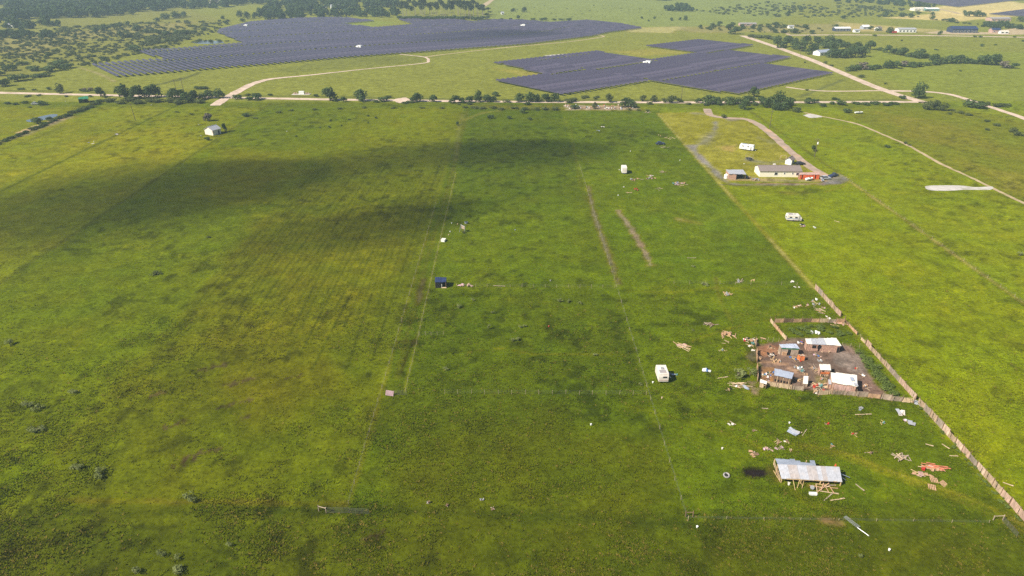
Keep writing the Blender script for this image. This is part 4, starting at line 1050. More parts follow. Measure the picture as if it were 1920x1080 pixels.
# ---- the pole barn in front
def pole_barn():
    EL, ER = g(1465.5, 897, 1.15), g(1579, 903, 1.15); RL, RR_ = g(1458, 870.5, 2.3), g(1574, 875.5, 2.3)
    BL, BR = g(1453, 859.5, 1.5), g(1527, 862.5, 1.5)
    c = centre([EL, ER, RL, RR_]); c.z = 0
    e = empty('pole_barn', c, 0, 'long open pole barn with a patched ribbed metal roof beside a black burnt patch', 'barn')
    EL, ER, RL, RR_, BL, BR = [p - c for p in (EL, ER, RL, RR_, BL, BR)]
    n = 13
    for k in range(n):
        t0, t1 = k / n, (k + 1.06) / n
        j = Vector((0, 0, (k % 2) * .02 + random.uniform(0, .03)))
        p, q = EL.lerp(ER, t0) + j, EL.lerp(ER, t1) + j; r_ = RL.lerp(RR_, t0) + j
        sl = (r_ - p) * random.uniform(-.035, .01)
        bb = MB(); bb.corrug(p + sl, q - p, r_ - p - sl, 4, .02, .015)
        bb.build('roof_sheet', TIN if k in (0, 1, 4, 5, 8, 11, 12, 10) else TIN_R, e)
    ext = [1.0, .98, .92, 1.05, .8, .55, .5, .95, 1.06, 1.0, .96, .8]
    for k in range(8):
        t0, t1 = k / 8, (k + 1.05) / 8
        p, q = RL.lerp(RR_, t0 * .62), RL.lerp(RR_, t1 * .62); r_ = BL.lerp(BR, t0)
        v = (r_ - p) * ext[k]; dz = Vector((0, 0, -.05 + random.uniform(0, .04)))
        bb = MB(); bb.corrug(q + dz, p - q, v, 4, .02, .015)
        bb.build('rear_roof_sheet', TIN_B, e)  # bluish tin: dimmer light on the slope facing away is put into its colour
    for t in (0, .33, .66, 1):
        for A in (EL.lerp(ER, t), RL.lerp(RR_, t)):
            A = Vector((A.x * .98, A.y + .12, A.z))
            part('post', PLANK3, e, lambda b: b.box((A.x, A.y, A.z / 2 - .05), (.13, .13, A.z - .08)))
    for t in (0, .4, .8):
        A = BL.lerp(BR, t)
        part('post', PLANK3, e, lambda b: b.box((A.x, A.y - .1, A.z / 2 - .05), (.13, .13, A.z - .08)))
    for A, B in ((EL, ER), (RL, RR_)):
        part('beam', PLANK3, e, lambda b: b.plank(A - Vector((0, -.06, .12)), B - Vector((0, -.06, .12)), .06, .16))
    for t in (0.01, .5, .99):
        A, B = EL.lerp(ER, t), RL.lerp(RR_, t)
        part('rafter', PLANK3, e, lambda b: b.bar(A - Vector((0, 0, .1)), B - Vector((0, 0, .1)), .05, 4))
    for k, t in enumerate((.16, .6, .85)):                        # bare end frame at the left
        A = RL.lerp(BL, t); B = EL.lerp(RL, t)
        part('end_stud', PALLET, e, lambda b: b.bar((B.x - .1, B.y, .02), (B.x - .05, B.y, B.z - .15), .05, 4))
        part('end_rail', PLANK, e, lambda b: b.bar((EL.x - .12, EL.y + .1, .3 + .35 * k), (BL.x - .1, BL.y, .3 + .35 * k), .045, 4))
    for (x0, y0, x1, y1) in ((1487, 900, 1491, 919), (1499, 900, 1494.5, 916), (1499, 900, 1504, 910), (1507, 902, 1503.5, 916), (1450, 882, 1462, 902)):
        P = g(x0, y0, 1.0) - c; Q = g(x1, y1, .05) - c
        part('leaning_board', PLANK3, e, lambda b: b.bar(P, Q, .05, 4))
    for (x0, y0, x1, y1) in ((1577, 889, 1594, 896), (1578, 895, 1587, 901)):
        P = g(x0, y0, 1.2) - c; Q = g(x1, y1, .4) - c
        part('hanging_strip', TIN_B, e, lambda b: b.slab([P, Q, Q + Vector((0, .22, 0)), P + Vector((0, .22, 0))], .02))
    P = g(1477, 903, .85) - c
    part('tarp_scrap', OFFW, e, lambda b: b.slab([P, P + Vector((.5, -.1, -.1)), P + Vector((.3, -.2, -.75)), P + Vector((.1, -.1, -.7))], .02))
    P = g(1566, 874, 2.3) - c
    part('ridge_scrap', ORANGE, e, lambda b: b.add([P + Vector((-.25, 0, 0)), P + Vector((.25, 0, 0)), P + Vector((.05, .1, .65)), P + Vector((0, .3, 0))], ((0, 1, 2), (1, 3, 2), (3, 0, 2), (0, 3, 1))))
pole_barn()

# ---- the yard
e, cs = shed('long_shed', 'long shed with a bleached white roof at the back of the muddy yard', 'shed', [(1513, 644.5), (1577, 648.5), (1566, 633), (1510, 635)], 2.0, 2.4, BRICK, TIN_W, 7, mats2=TIN)
for t in (.22, .38): on_front(e, cs, 'opening', DARK, t, .9, .8, .9)
on_front(e, cs, 'doorway', DARK, .96, .5, 1.6)
e, cs = shed('blue_roofed_shed', 'small shed with a pale blue metal roof and a dark doorway in the yard', 'shed', [(1465, 652), (1499, 653.5), (1492, 644.5), (1461, 645.5)], 2.0, 2.6, PLANK2, TIN_B, 5)
on_front(e, cs, 'fascia', GREEN, .5, 4.0, .22, 1.7)
on_front(e, cs, 'doorway', DARK, .48, .65, 1.55)
on_front(e, cs, 'plywood_panel', PALLET, .22, 1.0, .9, 0, .5)
e, cs = shed('slatted_shed', 'shed with a lilac grey metal roof and gappy slatted front at the yard fence', 'shed', [(1452, 703.5), (1484, 710.5), (1489, 699.5), (1452.5, 691)], 1.7, 2.2, BROWN, TIN_B, 5, walls='flr')
for t in (.1, .28, .46, .64, .82): on_front(e, cs, 'opening', DARK, t, .34, .5, .25, .06)
for t in (.19, .55, .9): on_front(e, cs, 'slat', PLANK, t, .14, 1.4, .1, .1)
e, cs = shed('white_top_hutch', 'small hutch with a flat white roof and reddish boards behind the big white shed', 'shed', [(1538.5, 693.5), (1558, 694), (1557, 684), (1536, 683)], 1.7, 1.9, BRICK, TIN_W, 3)
for t in (.12, .34, .56, .78): on_front(e, cs, 'slat', PLANK, t, .16, .5, .0, .12)
on_front(e, cs, 'red_board', ORANGE_W, .5, 2.0, .5, .6, .06)
e, cs = shed('big_white_shed', 'largest yard shed, white roof and pinkish board front, near the front fence', 'shed', [(1560, 717), (1607, 725), (1606.5, 703), (1557.5, 698)], 2.1, 2.5, BRICK, TIN_W, 5)
for t in (.22, .46, .70): on_front(e, cs, 'board_panel', PINKW, t, 1.15, 1.2, .5, .07)
for t in (.16, .3, .44, .58, .72, .86): on_front(e, cs, 'floor_gap', DARK, t, .22, .22, .05, .09)
P = g(1596, 714, 2.45) - e.location
part('loose_sheet', TIN_B, e, lambda b: b.slab([P, P + Vector((.7, -.1, .1)), P + Vector((.9, 1.1, .25)), P + Vector((.1, 1.2, .2))], .02))
P = g(1602, 722, 2.4) - e.location
part('loose_sheet', TIN, e, lambda b: b.slab([P, P + Vector((.8, -.3, -.1)), P + Vector((.9, .5, .1)), P + Vector((.1, .7, .2))], .02))
e, cs = shed('annex_lean_to', 'low white annex leaning on the left of the big white shed', 'shed', [(1554, 720), (1566, 721), (1565, 712), (1553, 711.5)], 1.3, 1.6, BRICK, TIN, 2)
e, cs = shed('pale_lean_to', 'narrow lean-to of pale panels casting a dark round shadow in the yard', 'shed', [(1506, 719), (1514.5, 720), (1516, 706), (1507, 705.5)], .8, 1.9, PLANK2, OFFW, 2)
e, cs = shed('orange_hutch', 'small hutch with orange boarded front in the middle of the yard', 'hutch', [(1502, 667.5), (1510, 668), (1509.5, 664), (1496, 664)], 1.3, 1.4, ORANGE_W, PLANK2, 2)
e, cs = shed('fence_corner_hutch', 'pale hutch in the front left corner of the yard fence', 'hutch', [(1425, 717), (1437, 721), (1438, 715), (1426, 711)], 1.2, 1.5, PLANK, OFFW, 2)

# ---- farmstead
def gable_house(name, label, cat, px, py, L_, D_, he, hr, rz, wall_m, roof_m, wins=(), doors=(), chimney=False, group=None, over=.35, pale=OFFW):
    q = g(px, py)
    e = empty(name, (q.x, q.y, 0), rz, label, cat, group)
    hx, hy = L_ / 2, D_ / 2
    def walls(b):
        b.add([(-hx, -hy, 0), (hx, -hy, 0), (hx, hy, 0), (-hx, hy, 0), (-hx, -hy, he), (hx, -hy, he), (hx, hy, he), (-hx, hy, he), (-hx, 0, hr), (hx, 0, hr)],
              ((0, 1, 5, 4), (2, 3, 7, 6), (1, 2, 6, 9, 5), (3, 0, 4, 8, 7), (3, 2, 1, 0)))
    part('wall', wall_m, e, walls)
    sl = (hr - he) / hy; zl = he - over * sl + .06; o = over
    rf = part('roof', roof_m, e, lambda b: (b.slab([(-hx - o, -hy - o, zl), (hx + o, -hy - o, zl), (hx + o, 0, hr + .06), (-hx - o, 0, hr + .06)], .1), b.slab([(hx + o, hy + o, zl), (-hx - o, hy + o, zl), (-hx - o, 0, hr + .065), (hx + o, 0, hr + .065)], .1)))
    part('ridge_cap', roof_m, rf, lambda b: b.box((0, 0, hr + .09), (L_ + 2 * o, .3, .06)))
    for x, w, h, z in wins:
        f = part('window', GLASS, e, lambda b: b.box((x, -hy - .01, z + h / 2), (w, .05, h)))
        part('frame', WHITE, f, lambda b: (b.box((x, -hy - .03, z + h + .05), (w + .2, .06, .1)), b.box((x, -hy - .03, z - .05), (w + .2, .06, .1)), b.box((x - w / 2 - .05, -hy - .032, z + h / 2), (.1, .06, h)), b.box((x + w / 2 + .05, -hy - .032, z + h / 2), (.1, .06, h))))
    for x, w, h in doors:
        part('door', DARK, e, lambda b: b.box((x, -hy - .01, h / 2), (w, .06, h)))
    if chimney: part('vent_box', pale, rf, lambda b: b.box((-L_ * .1, .4, hr + .25), (1.0, .7, .6)))
    return e
gable_house('manufactured_house', 'long white house with a brown shingle roof on the wet gravel loop', 'house', 1457, 327, 17.6, 7.6, 2.7, 4.1, R(-1.5), CREAM, SHINGLE,
            wins=((-1.9, 1.3, 1.1, .9), (1.7, .5, .7, 1.3), (5.2, .5, .7, 1.3), (7.3, 1.2, 1.0, .9)), doors=(), chimney=True)
gable_house('storage_shed', 'small white shed with a grey gable roof behind the long white house', 'shed', 1480, 307, 3.6, 2.8, 2.3, 3.3, R(50), WHITE, SHINGLE, doors=((.3, 1.0, 1.9),))
e, cs = shed('carport', 'carport with a flat bluish white roof left of the long white house', 'carport', [(1367, 326), (1399, 327), (1393, 318), (1361, 318)], 2.5, 2.7, BRICK, TIN, 6, walls='lb')
a, b2 = cs[0], cs[1]
part('front_wall', BRICK, e, lambda b: b.plank(a.lerp(b2, 0) * 1 - Vector((0, 0, a.z - 1.15)), a.lerp(b2, .45) - Vector((0, 0, a.z - 1.15)), .1, 2.3))
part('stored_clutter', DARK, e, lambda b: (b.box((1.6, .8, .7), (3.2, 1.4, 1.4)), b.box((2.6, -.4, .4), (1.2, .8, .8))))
q = g(1361, 334); e = empty('water_tank', q, 0, 'white round tank at the left end of the carport', 'tank')
def tank(b):
    n = 12
    for z0, z1, r0, r1 in ((0, 1.5, .85, .85), (1.5, 1.8, .85, .3), (1.8, 1.95, .3, .3)): b.bar((0, 0, z0), (0, 0, z1), r0, n, r1)
part('tank_body', WHITE, e, tank); part('band', GREY, e, lambda b: b.bar((0, 0, .8), (0, 0, .88), .875, 12))
# orange covered lean-to right of the house
e, cs = shed('orange_covered_shed', 'long low shed covered in orange sheeting right of the long white house', 'shed', [(1497, 327.5), (1538, 327.5), (1534, 323), (1500, 323.5)], 2.1, 2.3, ORANGE, PINKW, 6)
on_front(e, cs, 'pale_strip', PLANK, .04, .3, 1.9)
def small_boat(px, py, rz, label, L_=4.2, m_=WHITE):
    q = g(px, py); e = empty('boat', q, rz, label, 'boat')
    def hull(b):
        S = [(-L_ / 2, .75, .9), (-L_ / 4, .9, .95), (L_ / 5, .8, 1.0), (L_ / 2.2, .35, 1.1), (L_ / 2, .03, 1.15)]
        vs_ = []; fs = []
        for x, w, h in S: vs_ += [(x, -w, h), (x, -w * .6, .35), (x, w * .6, .35), (x, w, h), (x, 0, h - .12)]
        for i in range(len(S) - 1):
            for j in range(5): fs.append((5 * i + j, 5 * i + (j + 1) % 5, 5 * i + 5 + (j + 1) % 5, 5 * i + 5 + j))
        fs.append((0, 4, 3, 2, 1)); b.add(vs_, fs)
    part('hull', m_, e, hull)
    part('windscreen', GLASS, e, lambda b: b.box((.3, 0, 1.15), (.1, 1.2, .4), ry=R(-25)))
    part('trailer_frame', STEEL, e, lambda b: (b.box((0, 0, .3), (L_ + .6, .12, .1)), b.box((-.5, 0, .3), (.1, 1.5, .1))))
    for s in (-1, 1): part('wheel', RUBBER, e, lambda b: b.bar((-.5, s * .8, .28), (-.5, s * .95, .28), .28, 10))
small_boat(1517, 338, R(20), 'white boat hull parked in front of the orange covered shed', 3.4)
small_boat(1610, 213, R(5), 'white boat on a trailer in the rough field near the crossroads', 4.8)

def car(px, py, rz, label, m_, truck=False, cat='car'):
    q = g(px, py); e = empty('pickup_truck' if truck else 'parked_car', q, rz, label, cat)
    L_ = 5.4 if truck else 4.5
    def body(b):
        prof = [(-L_ / 2, .45), (-L_ / 2, .85), (-L_ * .18, .92), (L_ * .20, .95), (L_ / 2 - .15, .85), (L_ / 2, .6), (L_ / 2, .4), (-L_ / 2, .4)]
        n = len(prof); vs_ = [(x, -.88, z) for x, z in prof] + [(x, .88, z) for x, z in prof]
        b.add(vs_, [tuple(range(n)), tuple(range(n, 2 * n))[::-1]] + [(i, n + i, n + (i + 1) % n, (i + 1) % n) for i in range(n)])
    part('body', m_, e, body)
    x0, x1 = (-.3, 1.5) if truck else (-1.7, .9)
    def cab(b):
        vs_ = [(x0, -.8, .92), (x1, -.8, .94), (x1 - .6, -.65, 1.5), (x0 + .3, -.65, 1.5), (x0, .8, .92), (x1, .8, .94), (x1 - .6, .65, 1.5), (x0 + .3, .65, 1.5)]
        b.add(vs_, ((0, 1, 2, 3), (5, 4, 7, 6), (1, 5, 6, 2), (4, 0, 3, 7)))
    part('windows', GLASS, e, cab)
    part('cab_roof', m_, e, lambda b: b.box(((x0 + x1 - .3) / 2, 0, 1.53), (x1 - x0 - .85, 1.32, .06)))
    for x in (-L_ * .3, L_ * .31):
        for s in (-1, 1):
            w = part('wheel', RUBBER, e, lambda b: b.bar((x, s * .72, .34), (x, s * .92, .34), .34, 12))
            part('rim', STEEL, w, lambda b: b.bar((x, s * .91, .34), (x, s * .94, .34), .18, 8))
DKBLUE = mat('dark_blue_paint', lin((40, 50, 84)), .3, .1, 2, spec=.6); SILVER = mat('silver_paint', lin((196, 198, 202)), .35, .05, 2, metal=.3)
car(1238, 271, R(10), 'dark blue car standing alone in the grass right of the field', DKBLUE)
car(1562, 331, R(35), 'dark blue pickup truck on the gravel loop right of the house', DKBLUE, True, 'truck')
car(1500, 309, R(15), 'dark car tucked behind the long white house', mat('black_paint', (.02, .02, .024), .3, .1, 2))
car(1547, 336, R(10), 'silver car at the end of the house drive', SILVER)
car(67, 196, R(8), 'white car parked in the grass at the far left', SILVER)

def camper(px, py, L_, W_, H_, rz, label, stripe=BLUE, nose=.35, wheels=True, rusty=False):
    q = g(px, py); e = empty('camper_trailer', q, rz, label, 'camper')
    z0 = .5
    def body(b):
        prof = [(-L_ / 2, z0), (-L_ / 2 - .02, z0 + (H_ - z0) * .6), (-L_ / 2 + .2, H_), (L_ / 2 - nose, H_), (L_ / 2, z0 + (H_ - z0) * .55), (L_ / 2 - .1, z0)]
        n = len(prof); vs_ = [(x, -W_ / 2, z) for x, z in prof] + [(x, W_ / 2, z) for x, z in prof]
        b.add(vs_, [tuple(range(n))[::-1], tuple(range(n, 2 * n))] + [(i, (i + 1) % n, n + (i + 1) % n, n + i) for i in range(n)])
    part('body', OFFW if rusty else WHITE, e, body)
    part('stripe', stripe, e, lambda b: (b.box((0, -W_ / 2 - .01, z0 + .55), (L_ * .92, .03, .18)), b.box((-L_ / 2 - .03, 0, z0 + .4), (.04, W_ * .9, .12))))
    for x in (-L_ * .25, L_ * .12): part('window', GLASS, e, lambda b: b.box((x, -W_ / 2 - .01, H_ - .75), (.9, .04, .5)))
    part('end_window', GLASS, e, lambda b: b.box((-L_ / 2 - .01, -.3, H_ - .85), (.05, .95, .42)))
    part('door', GREY, e, lambda b: b.box((L_ * .32, -W_ / 2 - .015, z0 + .85), (.6, .04, 1.6)))
    r_ = part('roof_vent', GREY, e, lambda b: b.box((.2, 0, H_ + .1), (.7, .6, .2)))
    part('roof_patch', TIN_R if rusty else TIN_B, r_, lambda b: b.box((-L_ * .22, .1, H_ + .015), (L_ * .3, W_ * .7, .03)))
    part('hitch', STEEL, e, lambda b: b.bar((L_ / 2 - .2, 0, .45), (L_ / 2 + .9, 0, .42), .06, 5))
    for s in (-1, 1): part('wheel', RUBBER, e, lambda b: b.bar((-.2, s * (W_ / 2 - .2), .32), (-.2, s * (W_ / 2 + .02), .32), .32, 10))
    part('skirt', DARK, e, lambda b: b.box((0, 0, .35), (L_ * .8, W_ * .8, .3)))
    return e
camper(1240, 709, 4.2, 2.25, 2.5, R(90), 'old dirty white camper with a stained roof left of the muddy yard', BRICK, rusty=True)
camper(1400, 281, 6.8, 2.4, 2.7, R(-33), 'white camper trailer on the grass above the long white house', GREY)
camper(1487, 413, 5.2, 2.6, 2.3, R(-8), 'white camper with blue skirting in the bright field below the house', BLUE, nose=1.0, rusty=True)
q = g(1169.5, 324); e = empty('box_trailer', q, R(-3), 'plain white box trailer standing alone right of the field', 'trailer')
part('box', WHITE, e, lambda b: b.box((0, 0, 1.7), (2.15, 4.2, 2.3)))
part('roof_edge', OFFW, e, lambda b: b.box((0, 0, 2.88), (2.2, 4.25, .06)))
part('rear_door', OFFW, e, lambda b: b.box((0, -2.12, 1.65), (1.9, .04, 2.0)))
part('chassis', STEEL, e, lambda b: (b.box((0, 0, .5), (1.2, 4.4, .12)), b.bar((0, 2.1, .5), (0, 3.3, .45), .06, 5)))
for s in (-1, 1): part('wheel', RUBBER, e, lambda b: b.bar((s * 1.0, -.4, .36), (s * 1.2, -.4, .36), .36, 10))

# ---- dark shed in the field, small house and green shed at the left
e, cs = shed('dark_shed', 'dark shed with a navy roof at the cross fence inside the field', 'shed', [(815.5, 529), (836, 529), (837, 520.5), (816, 520)], 1.9, 2.2, DARK, NAVY, 4, walls='lbr')
on_front(e, cs, 'white_board', WHITE, .58, .3, 1.1, .2); on_front(e, cs, 'doorway', DARK, .3, 1.8, 1.5, .05)
on_front(e, cs, 'floor_plank', PLANK, .8, 1.6, .12, .05, .5)
gable_house('small_white_house', 'small white house with a pale tin roof in the left field', 'house', 400, 251, 5.2, 6.0, 2.8, 4.3, R(62), OFFW, TIN, doors=((1.2, .9, 2.0),))
e, cs = shed('green_shed', 'green metal shed open at the front beside the left road', 'shed', [(146, 186), (166, 185), (163, 180), (147, 182.5)], 2.6, 3.0, GREEN, GREEN, 5, walls='lb')
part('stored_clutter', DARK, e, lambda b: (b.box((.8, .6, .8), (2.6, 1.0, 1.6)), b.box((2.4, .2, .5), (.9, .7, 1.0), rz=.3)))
# ---- far buildings
FARW = lambda L_, n, h=1.0: tuple((-L_ / 2 + L_ * (k + .5) / n, L_ / n * .5, h, .8) for k in range(n))
gable_house('farm_house', 'white house half hidden by the grove beside the diagonal road', 'house', 1541, 103, 14, 8, 3, 4.6, R(25), WHITE, TIN_B, FARW(14, 3))
gable_house('ranch_house', 'long low house with a white roof left of the far gravel road houses', 'house', 1577, 58, 18, 8, 3.2, 4.4, R(2), NAVYW, WHITE, FARW(18, 5))
gable_house('white_barn', 'white long building with a red trailer beside it on the far road', 'building', 1697, 60, 20, 9, 3.6, 4.6, R(1), WHITE, TIN, FARW(20, 5, 1.5))
gable_house('navy_barn', 'long navy blue barn with pale windows along the far road', 'barn', 1803, 60.5, 28, 12, 4.2, 6.6, R(-2), NAVYW, NAVY, FARW(28, 7, 1.4))
gable_house('pavilion', 'dark roofed pavilion among white lots right of the navy barn', 'pavilion', 1864, 61, 9, 8, 3.2, 4.8, R(-4), PINKW, NAVY, FARW(9, 2))
gable_house('pale_shed', 'small pale shed between the far houses', 'shed', 1605, 60.5, 6, 5, 2.6, 3.4, R(0), WHITE, TIN, FARW(6, 1))
gable_house('blue_cottage', 'small blue grey cottage under trees between far houses', 'house', 1621, 54.5, 8, 7, 3, 4.6, R(8), TIN_B, WHITE, FARW(8, 2))
gable_house('white_cottage', 'little white cottage right of the blue grey one', 'house', 1646, 57.5, 6, 6, 3, 4.6, R(35), WHITE, SHINGLE, FARW(6, 1))
gable_house('white_outbuilding', 'white outbuilding right of the far pavilion', 'shed', 1881, 63, 9, 4, 2.4, 3.2, R(0), WHITE, TIN_W, FARW(9, 2))
gable_house('cream_hall', 'long cream building at the upper right beyond the meadow', 'building', 1723, 20, 22, 12, 3.4, 4.6, R(3), CREAM, TIN_W, FARW(22, 4))
gable_house('teal_hall', 'long teal white building right of the cream one', 'building', 1744, 20.5, 20, 12, 3.4, 4.6, R(3), TEAL, WHITE, FARW(20, 4))
gable_house('pink_hall', 'pale pink long building at the right edge below the far solar panels', 'building', 1871, 39, 26, 12, 3.2, 4.4, R(3), PINKW, TIN_R, FARW(26, 4))
gable_house('woodland_hall', 'long pink roofed building in the woods at the top left', 'building', 415, 8, 34, 12, 4, 6, R(-4), OFFW, TIN_R, FARW(34, 5))
gable_house('far_white_house', 'white house in the woods right of the top left clearing', 'house', 628, 17, 12, 8, 4, 6.5, R(20), WHITE, TIN, FARW(12, 2))
gable_house('far_pink_house', 'pale low house left of the white house in the woods', 'house', 607, 18.5, 10, 7, 3.2, 4.6, R(0), PINKW, TIN_R, FARW(10, 2))
gable_house('far_white_shed', 'white shed in the fields at the far left edge', 'shed', 22, 52, 10, 7, 4, 5, R(5), WHITE, TIN, FARW(10, 2))
gable_house('rusty_building', 'low rusty roofed building in the scattered wood at the road end', 'building', 1401, 48, 20, 7, 2.6, 3.4, R(0), PINKW, TIN_R, FARW(20, 3))
gable_house('far_hut', 'tiny white hut in the far centre meadow', 'hut', 942, 27, 4, 4, 2.6, 3.6, R(10), WHITE, TIN, FARW(4, 1))
gable_house('far_white_shed', 'small white shed in the scattered wood right of the road end', 'shed', 1482, 53, 6, 5, 2.6, 3.4, R(0), WHITE, TIN, FARW(6, 1))
q = g(1676, 62.5); e = empty('red_trailer', q, 0, 'red trailer left of the white far building', 'trailer')
part('box', RED, e, lambda b: b.box((0, 0, 1.5), (5, 2.4, 2.0))); part('wheel', RUBBER, e, lambda b: b.bar((.5, -1.2, .4), (.5, -1.0, .4), .4, 8)); part('hitch', STEEL, e, lambda b: b.bar((2.4, 0, .6), (4, 0, .5), .08, 5))
q = g(565, 177); e = empty('gate_cabinet', q, 0, 'white cabinet with low equipment at the solar farm entrance by the road', 'cabinet')
part('cabinet', WHITE, e, lambda b: b.box((.3, 0, 1.1), (3.4, 1.6, 2.0))); part('cabinet_base', caliche, e, lambda b: b.box((0, 0, .1), (12, 4, .2)))
for x in (-4.5, -3.2, 3.4, 4.8): part('bollard', PINKW, e, lambda b: b.box((x, 0, .7), (.7, .7, 1.0)))

# ---- utility poles
def pole(px, py, h, label, transformer=False, lean=0.0):
    q = g(px, py); e = empty('utility_pole', q, 0, label, 'pole', None); e.rotation_euler = (0, lean, random.uniform(-.2, .2))
    part('shaft', POLEW, e, lambda b: b.bar((0, 0, -.1), (0, 0, h), .17, 7, .11))
    part('crossarm', POLEW, e, lambda b: b.box((0, 0, h - .5), (2.0, .12, .14)))
    for x in (-.85, 0, .85): part('insulator', GREY, e, lambda b: b.bar((x, 0, h - .43), (x, 0, h - .15 if x else h + .15), .06, 5))
    if transformer: part('transformer_can', WHITE, e, lambda b: b.bar((.3, -.25, h - 2.4), (.3, -.25, h - 1.4), .3, 8))
pole(1443, 240, 9.5, 'utility pole standing in the field above the house drive')
pole(1527, 294, 8.5, 'utility pole with a transformer beside the small tree right of the drive', True)
pole(254, 226, 9.5, 'utility pole standing alone in the left field', False, R(-4))
pole(345, 172, 9.5, 'utility pole beyond the road above the low clump', False, R(-3))
pole(330, 168, 7.0, 'shorter utility pole left of the taller one above the low clump', False, R(-3))
pole(1277, 191, 9.5, 'utility pole on the road left of the house drive')
pole(1500, 106, 9, 'pale utility pole at the grove by the diagonal road')
# ================================================================ FENCES, GATES, HEAPS, SMALL THINGS
PANEL_MATS = [wood('fence_pink', (178, 150, 132)), wood('fence_tan', (164, 142, 118)), wood('fence_grey', (146, 132, 118)), wood('fence_pale', (188, 164, 144))]
def board_panel(seed, L_=2.4, H_=1.6):
    r_ = random.Random(seed); b = MB(); n = 15
    for k in range(n):
        h = H_ * r_.uniform(.94, 1.03)
        b.box((-L_ / 2 + L_ * (k + .5) / n, r_.uniform(-.015, .015), h / 2), (L_ / n * .9, .022, h)) if r_.random() > .04 else None
    for z in (.35, 1.3): b.box((0, .035, z), (L_, .045, .09))
    return b
PANELS = [board_panel(k).mesh('fence_panel', PANEL_MATS[k % 4]) for k in range(8)]
LOWP = [board_panel(20 + k, 2.4, 1.2).mesh('low_fence_panel', [PLANK, PLANK2, PALLET, BROWN][k % 4]) for k in range(4)]
POSTM = MB().box((0, 0, .95), (.11, .11, 1.9)).mesh('post', BROWN)
STAKE = MB().bar((0, 0, -.1), (0, 0, 1.25), .05, 5).mesh('stake', POSTW)
def child(name, me, e, loc, rz=0, sc=None, rx=0, ry=0):
    o = bpy.data.objects.new(name, me); o.parent = e; o.location = loc; o.rotation_euler = (rx, ry, rz)
    if sc: o.scale = sc
    COL.objects.link(o); return o
def board_fence(name, label, pts, panels=PANELS, px=True, skip=.0, hs=1.0, wob=.11):
    P = [g(*p) if px else Vector((*p, 0)) for p in pts]
    e = empty(name, P[0], 0, label, 'fence')
    for A, B in zip(P, P[1:]):
        d = B - A; n = max(1, round(d.length / 2.4)); rz = math.atan2(d.y, d.x)
        for k in range(n):
            c = A.lerp(B, (k + .5) / n) - P[0]
            child('post', POSTM, e, A.lerp(B, k / n) - P[0], rz, (1, 1, hs))
            if random.random() < skip: continue
            child('panel', random.choice(panels), e, c, rz + random.uniform(-wob, wob) * .6, (d.length / n / 2.4, 1, hs * random.uniform(.82, 1.08)), rx=random.uniform(-wob, wob))
        child('post', POSTM, e, B - P[0], rz, (1, 1, hs))
    return e
board_fence('plank_fence', 'tall pinkish plank fence running down the right side to the bottom corner', [(88.9, 122.0), (89.2, 104), (89.4, 70)], px=False, skip=.02)
board_fence('plank_fence', 'weathered plank fence along the right side of the muddy yard', [(88.8, 146.5), (88.9, 123.2)], px=False, hs=.95)
board_fence('plank_fence', 'short plank fence running up from the back corner of the pen', [(88.3, 177.5), (88.6, 158.4)], px=False, skip=.08)
board_fence('pen_fence', 'low rough fence linking the pen corner to the yard plank fence', [(88.6, 158.2), (88.8, 146.8)], LOWP, px=False, hs=.6, skip=.1, wob=.15)
board_fence('pen_fence', 'low weathered fence along the back of the pen', [(1452, 605), (1520, 604), (1583, 605.5)], LOWP, skip=.05, hs=.9)
board_fence('pen_fence', 'low fence running diagonally down into the yard from the pen corner', [(1443.5, 603), (1474, 639)], LOWP, hs=.8)
board_fence('yard_fence', 'patched board fence along the left side of the muddy yard', [(1416.5, 641), (1419, 680), (1420, 716)], LOWP, hs=.85, skip=.1, wob=.12)
board_fence('yard_fence', 'pale board fence along the front of the slatted shed', [(1437, 722), (1484, 731), (1506, 733)], LOWP, wob=.08)
board_fence('yard_fence', 'broken fence of odd boards along the front of the yard to the corner', [(1532, 741), (1560, 739), (1604, 742), (1650, 748), (1712, 756)], [LOWP[0], LOWP[2], LOWP[1]], skip=.03, wob=.2, hs=.95)

def wire_fence(name, label, A, B, step, hs=1.0, wires=3, m_=None, cat='fence'):
    A = Vector((*A, 0)); B = Vector((*B, 0)); d = B - A; n = max(1, int(d.length / step))
    e = empty(name, A, 0, label, cat)
    for k in range(n + 1):
        child('post', STAKE, e, A.lerp(B, k / n) - A + Vector((random.uniform(-.08, .08), random.uniform(-.08, .08), 0)), 0, (.8, .8, hs * random.uniform(.85, 1.1)), rx=random.uniform(-.06, .06), ry=random.uniform(-.06, .06))
    for w in range(wires):
        z = 1.15 * hs * (w + 1) / wires - .05
        part('wire', STEEL, e, lambda b: b.bar((0, 0, z), (d.x, d.y, z), .005, 4))
    return e
wire_fence('wire_fence', 'near cross fence of pale stakes over the lower field', (-15, 125.6), (30, 125.3), 2.9)
wire_fence('wire_fence', 'far cross fence of thin stakes beside the dark shed', (-14, 179.0), (30, 178.2), 3.2, .9)
wire_fence('wire_fence', 'long wire fence up the left inside of the field', (-23.9, 126.5), (-24.6, 288), 4.0, .9)
wire_fence('wire_fence', 'wire fence on the left border of the field', (-29.4, 92), (-29.4, 250), 5.0, .9)
wire_fence('wire_fence', 'wire fence on the right border of the field', (30.6, 88), (30.6, 300), 5.0, .9)
wire_fence('wire_fence', 'wire fence right of the gate at the bottom right', (31, 88.6), (83, 87.6), 6.5, .5)
wire_fence('wire_fence', 'wire fence dividing the two bright fields at the right', (143.2, 130), (143.0, 282), 6.0, .9)
wire_fence('wire_fence', 'short stake fence across the strip right of the lot', (48, 181), (84, 180), 4.2, .9)
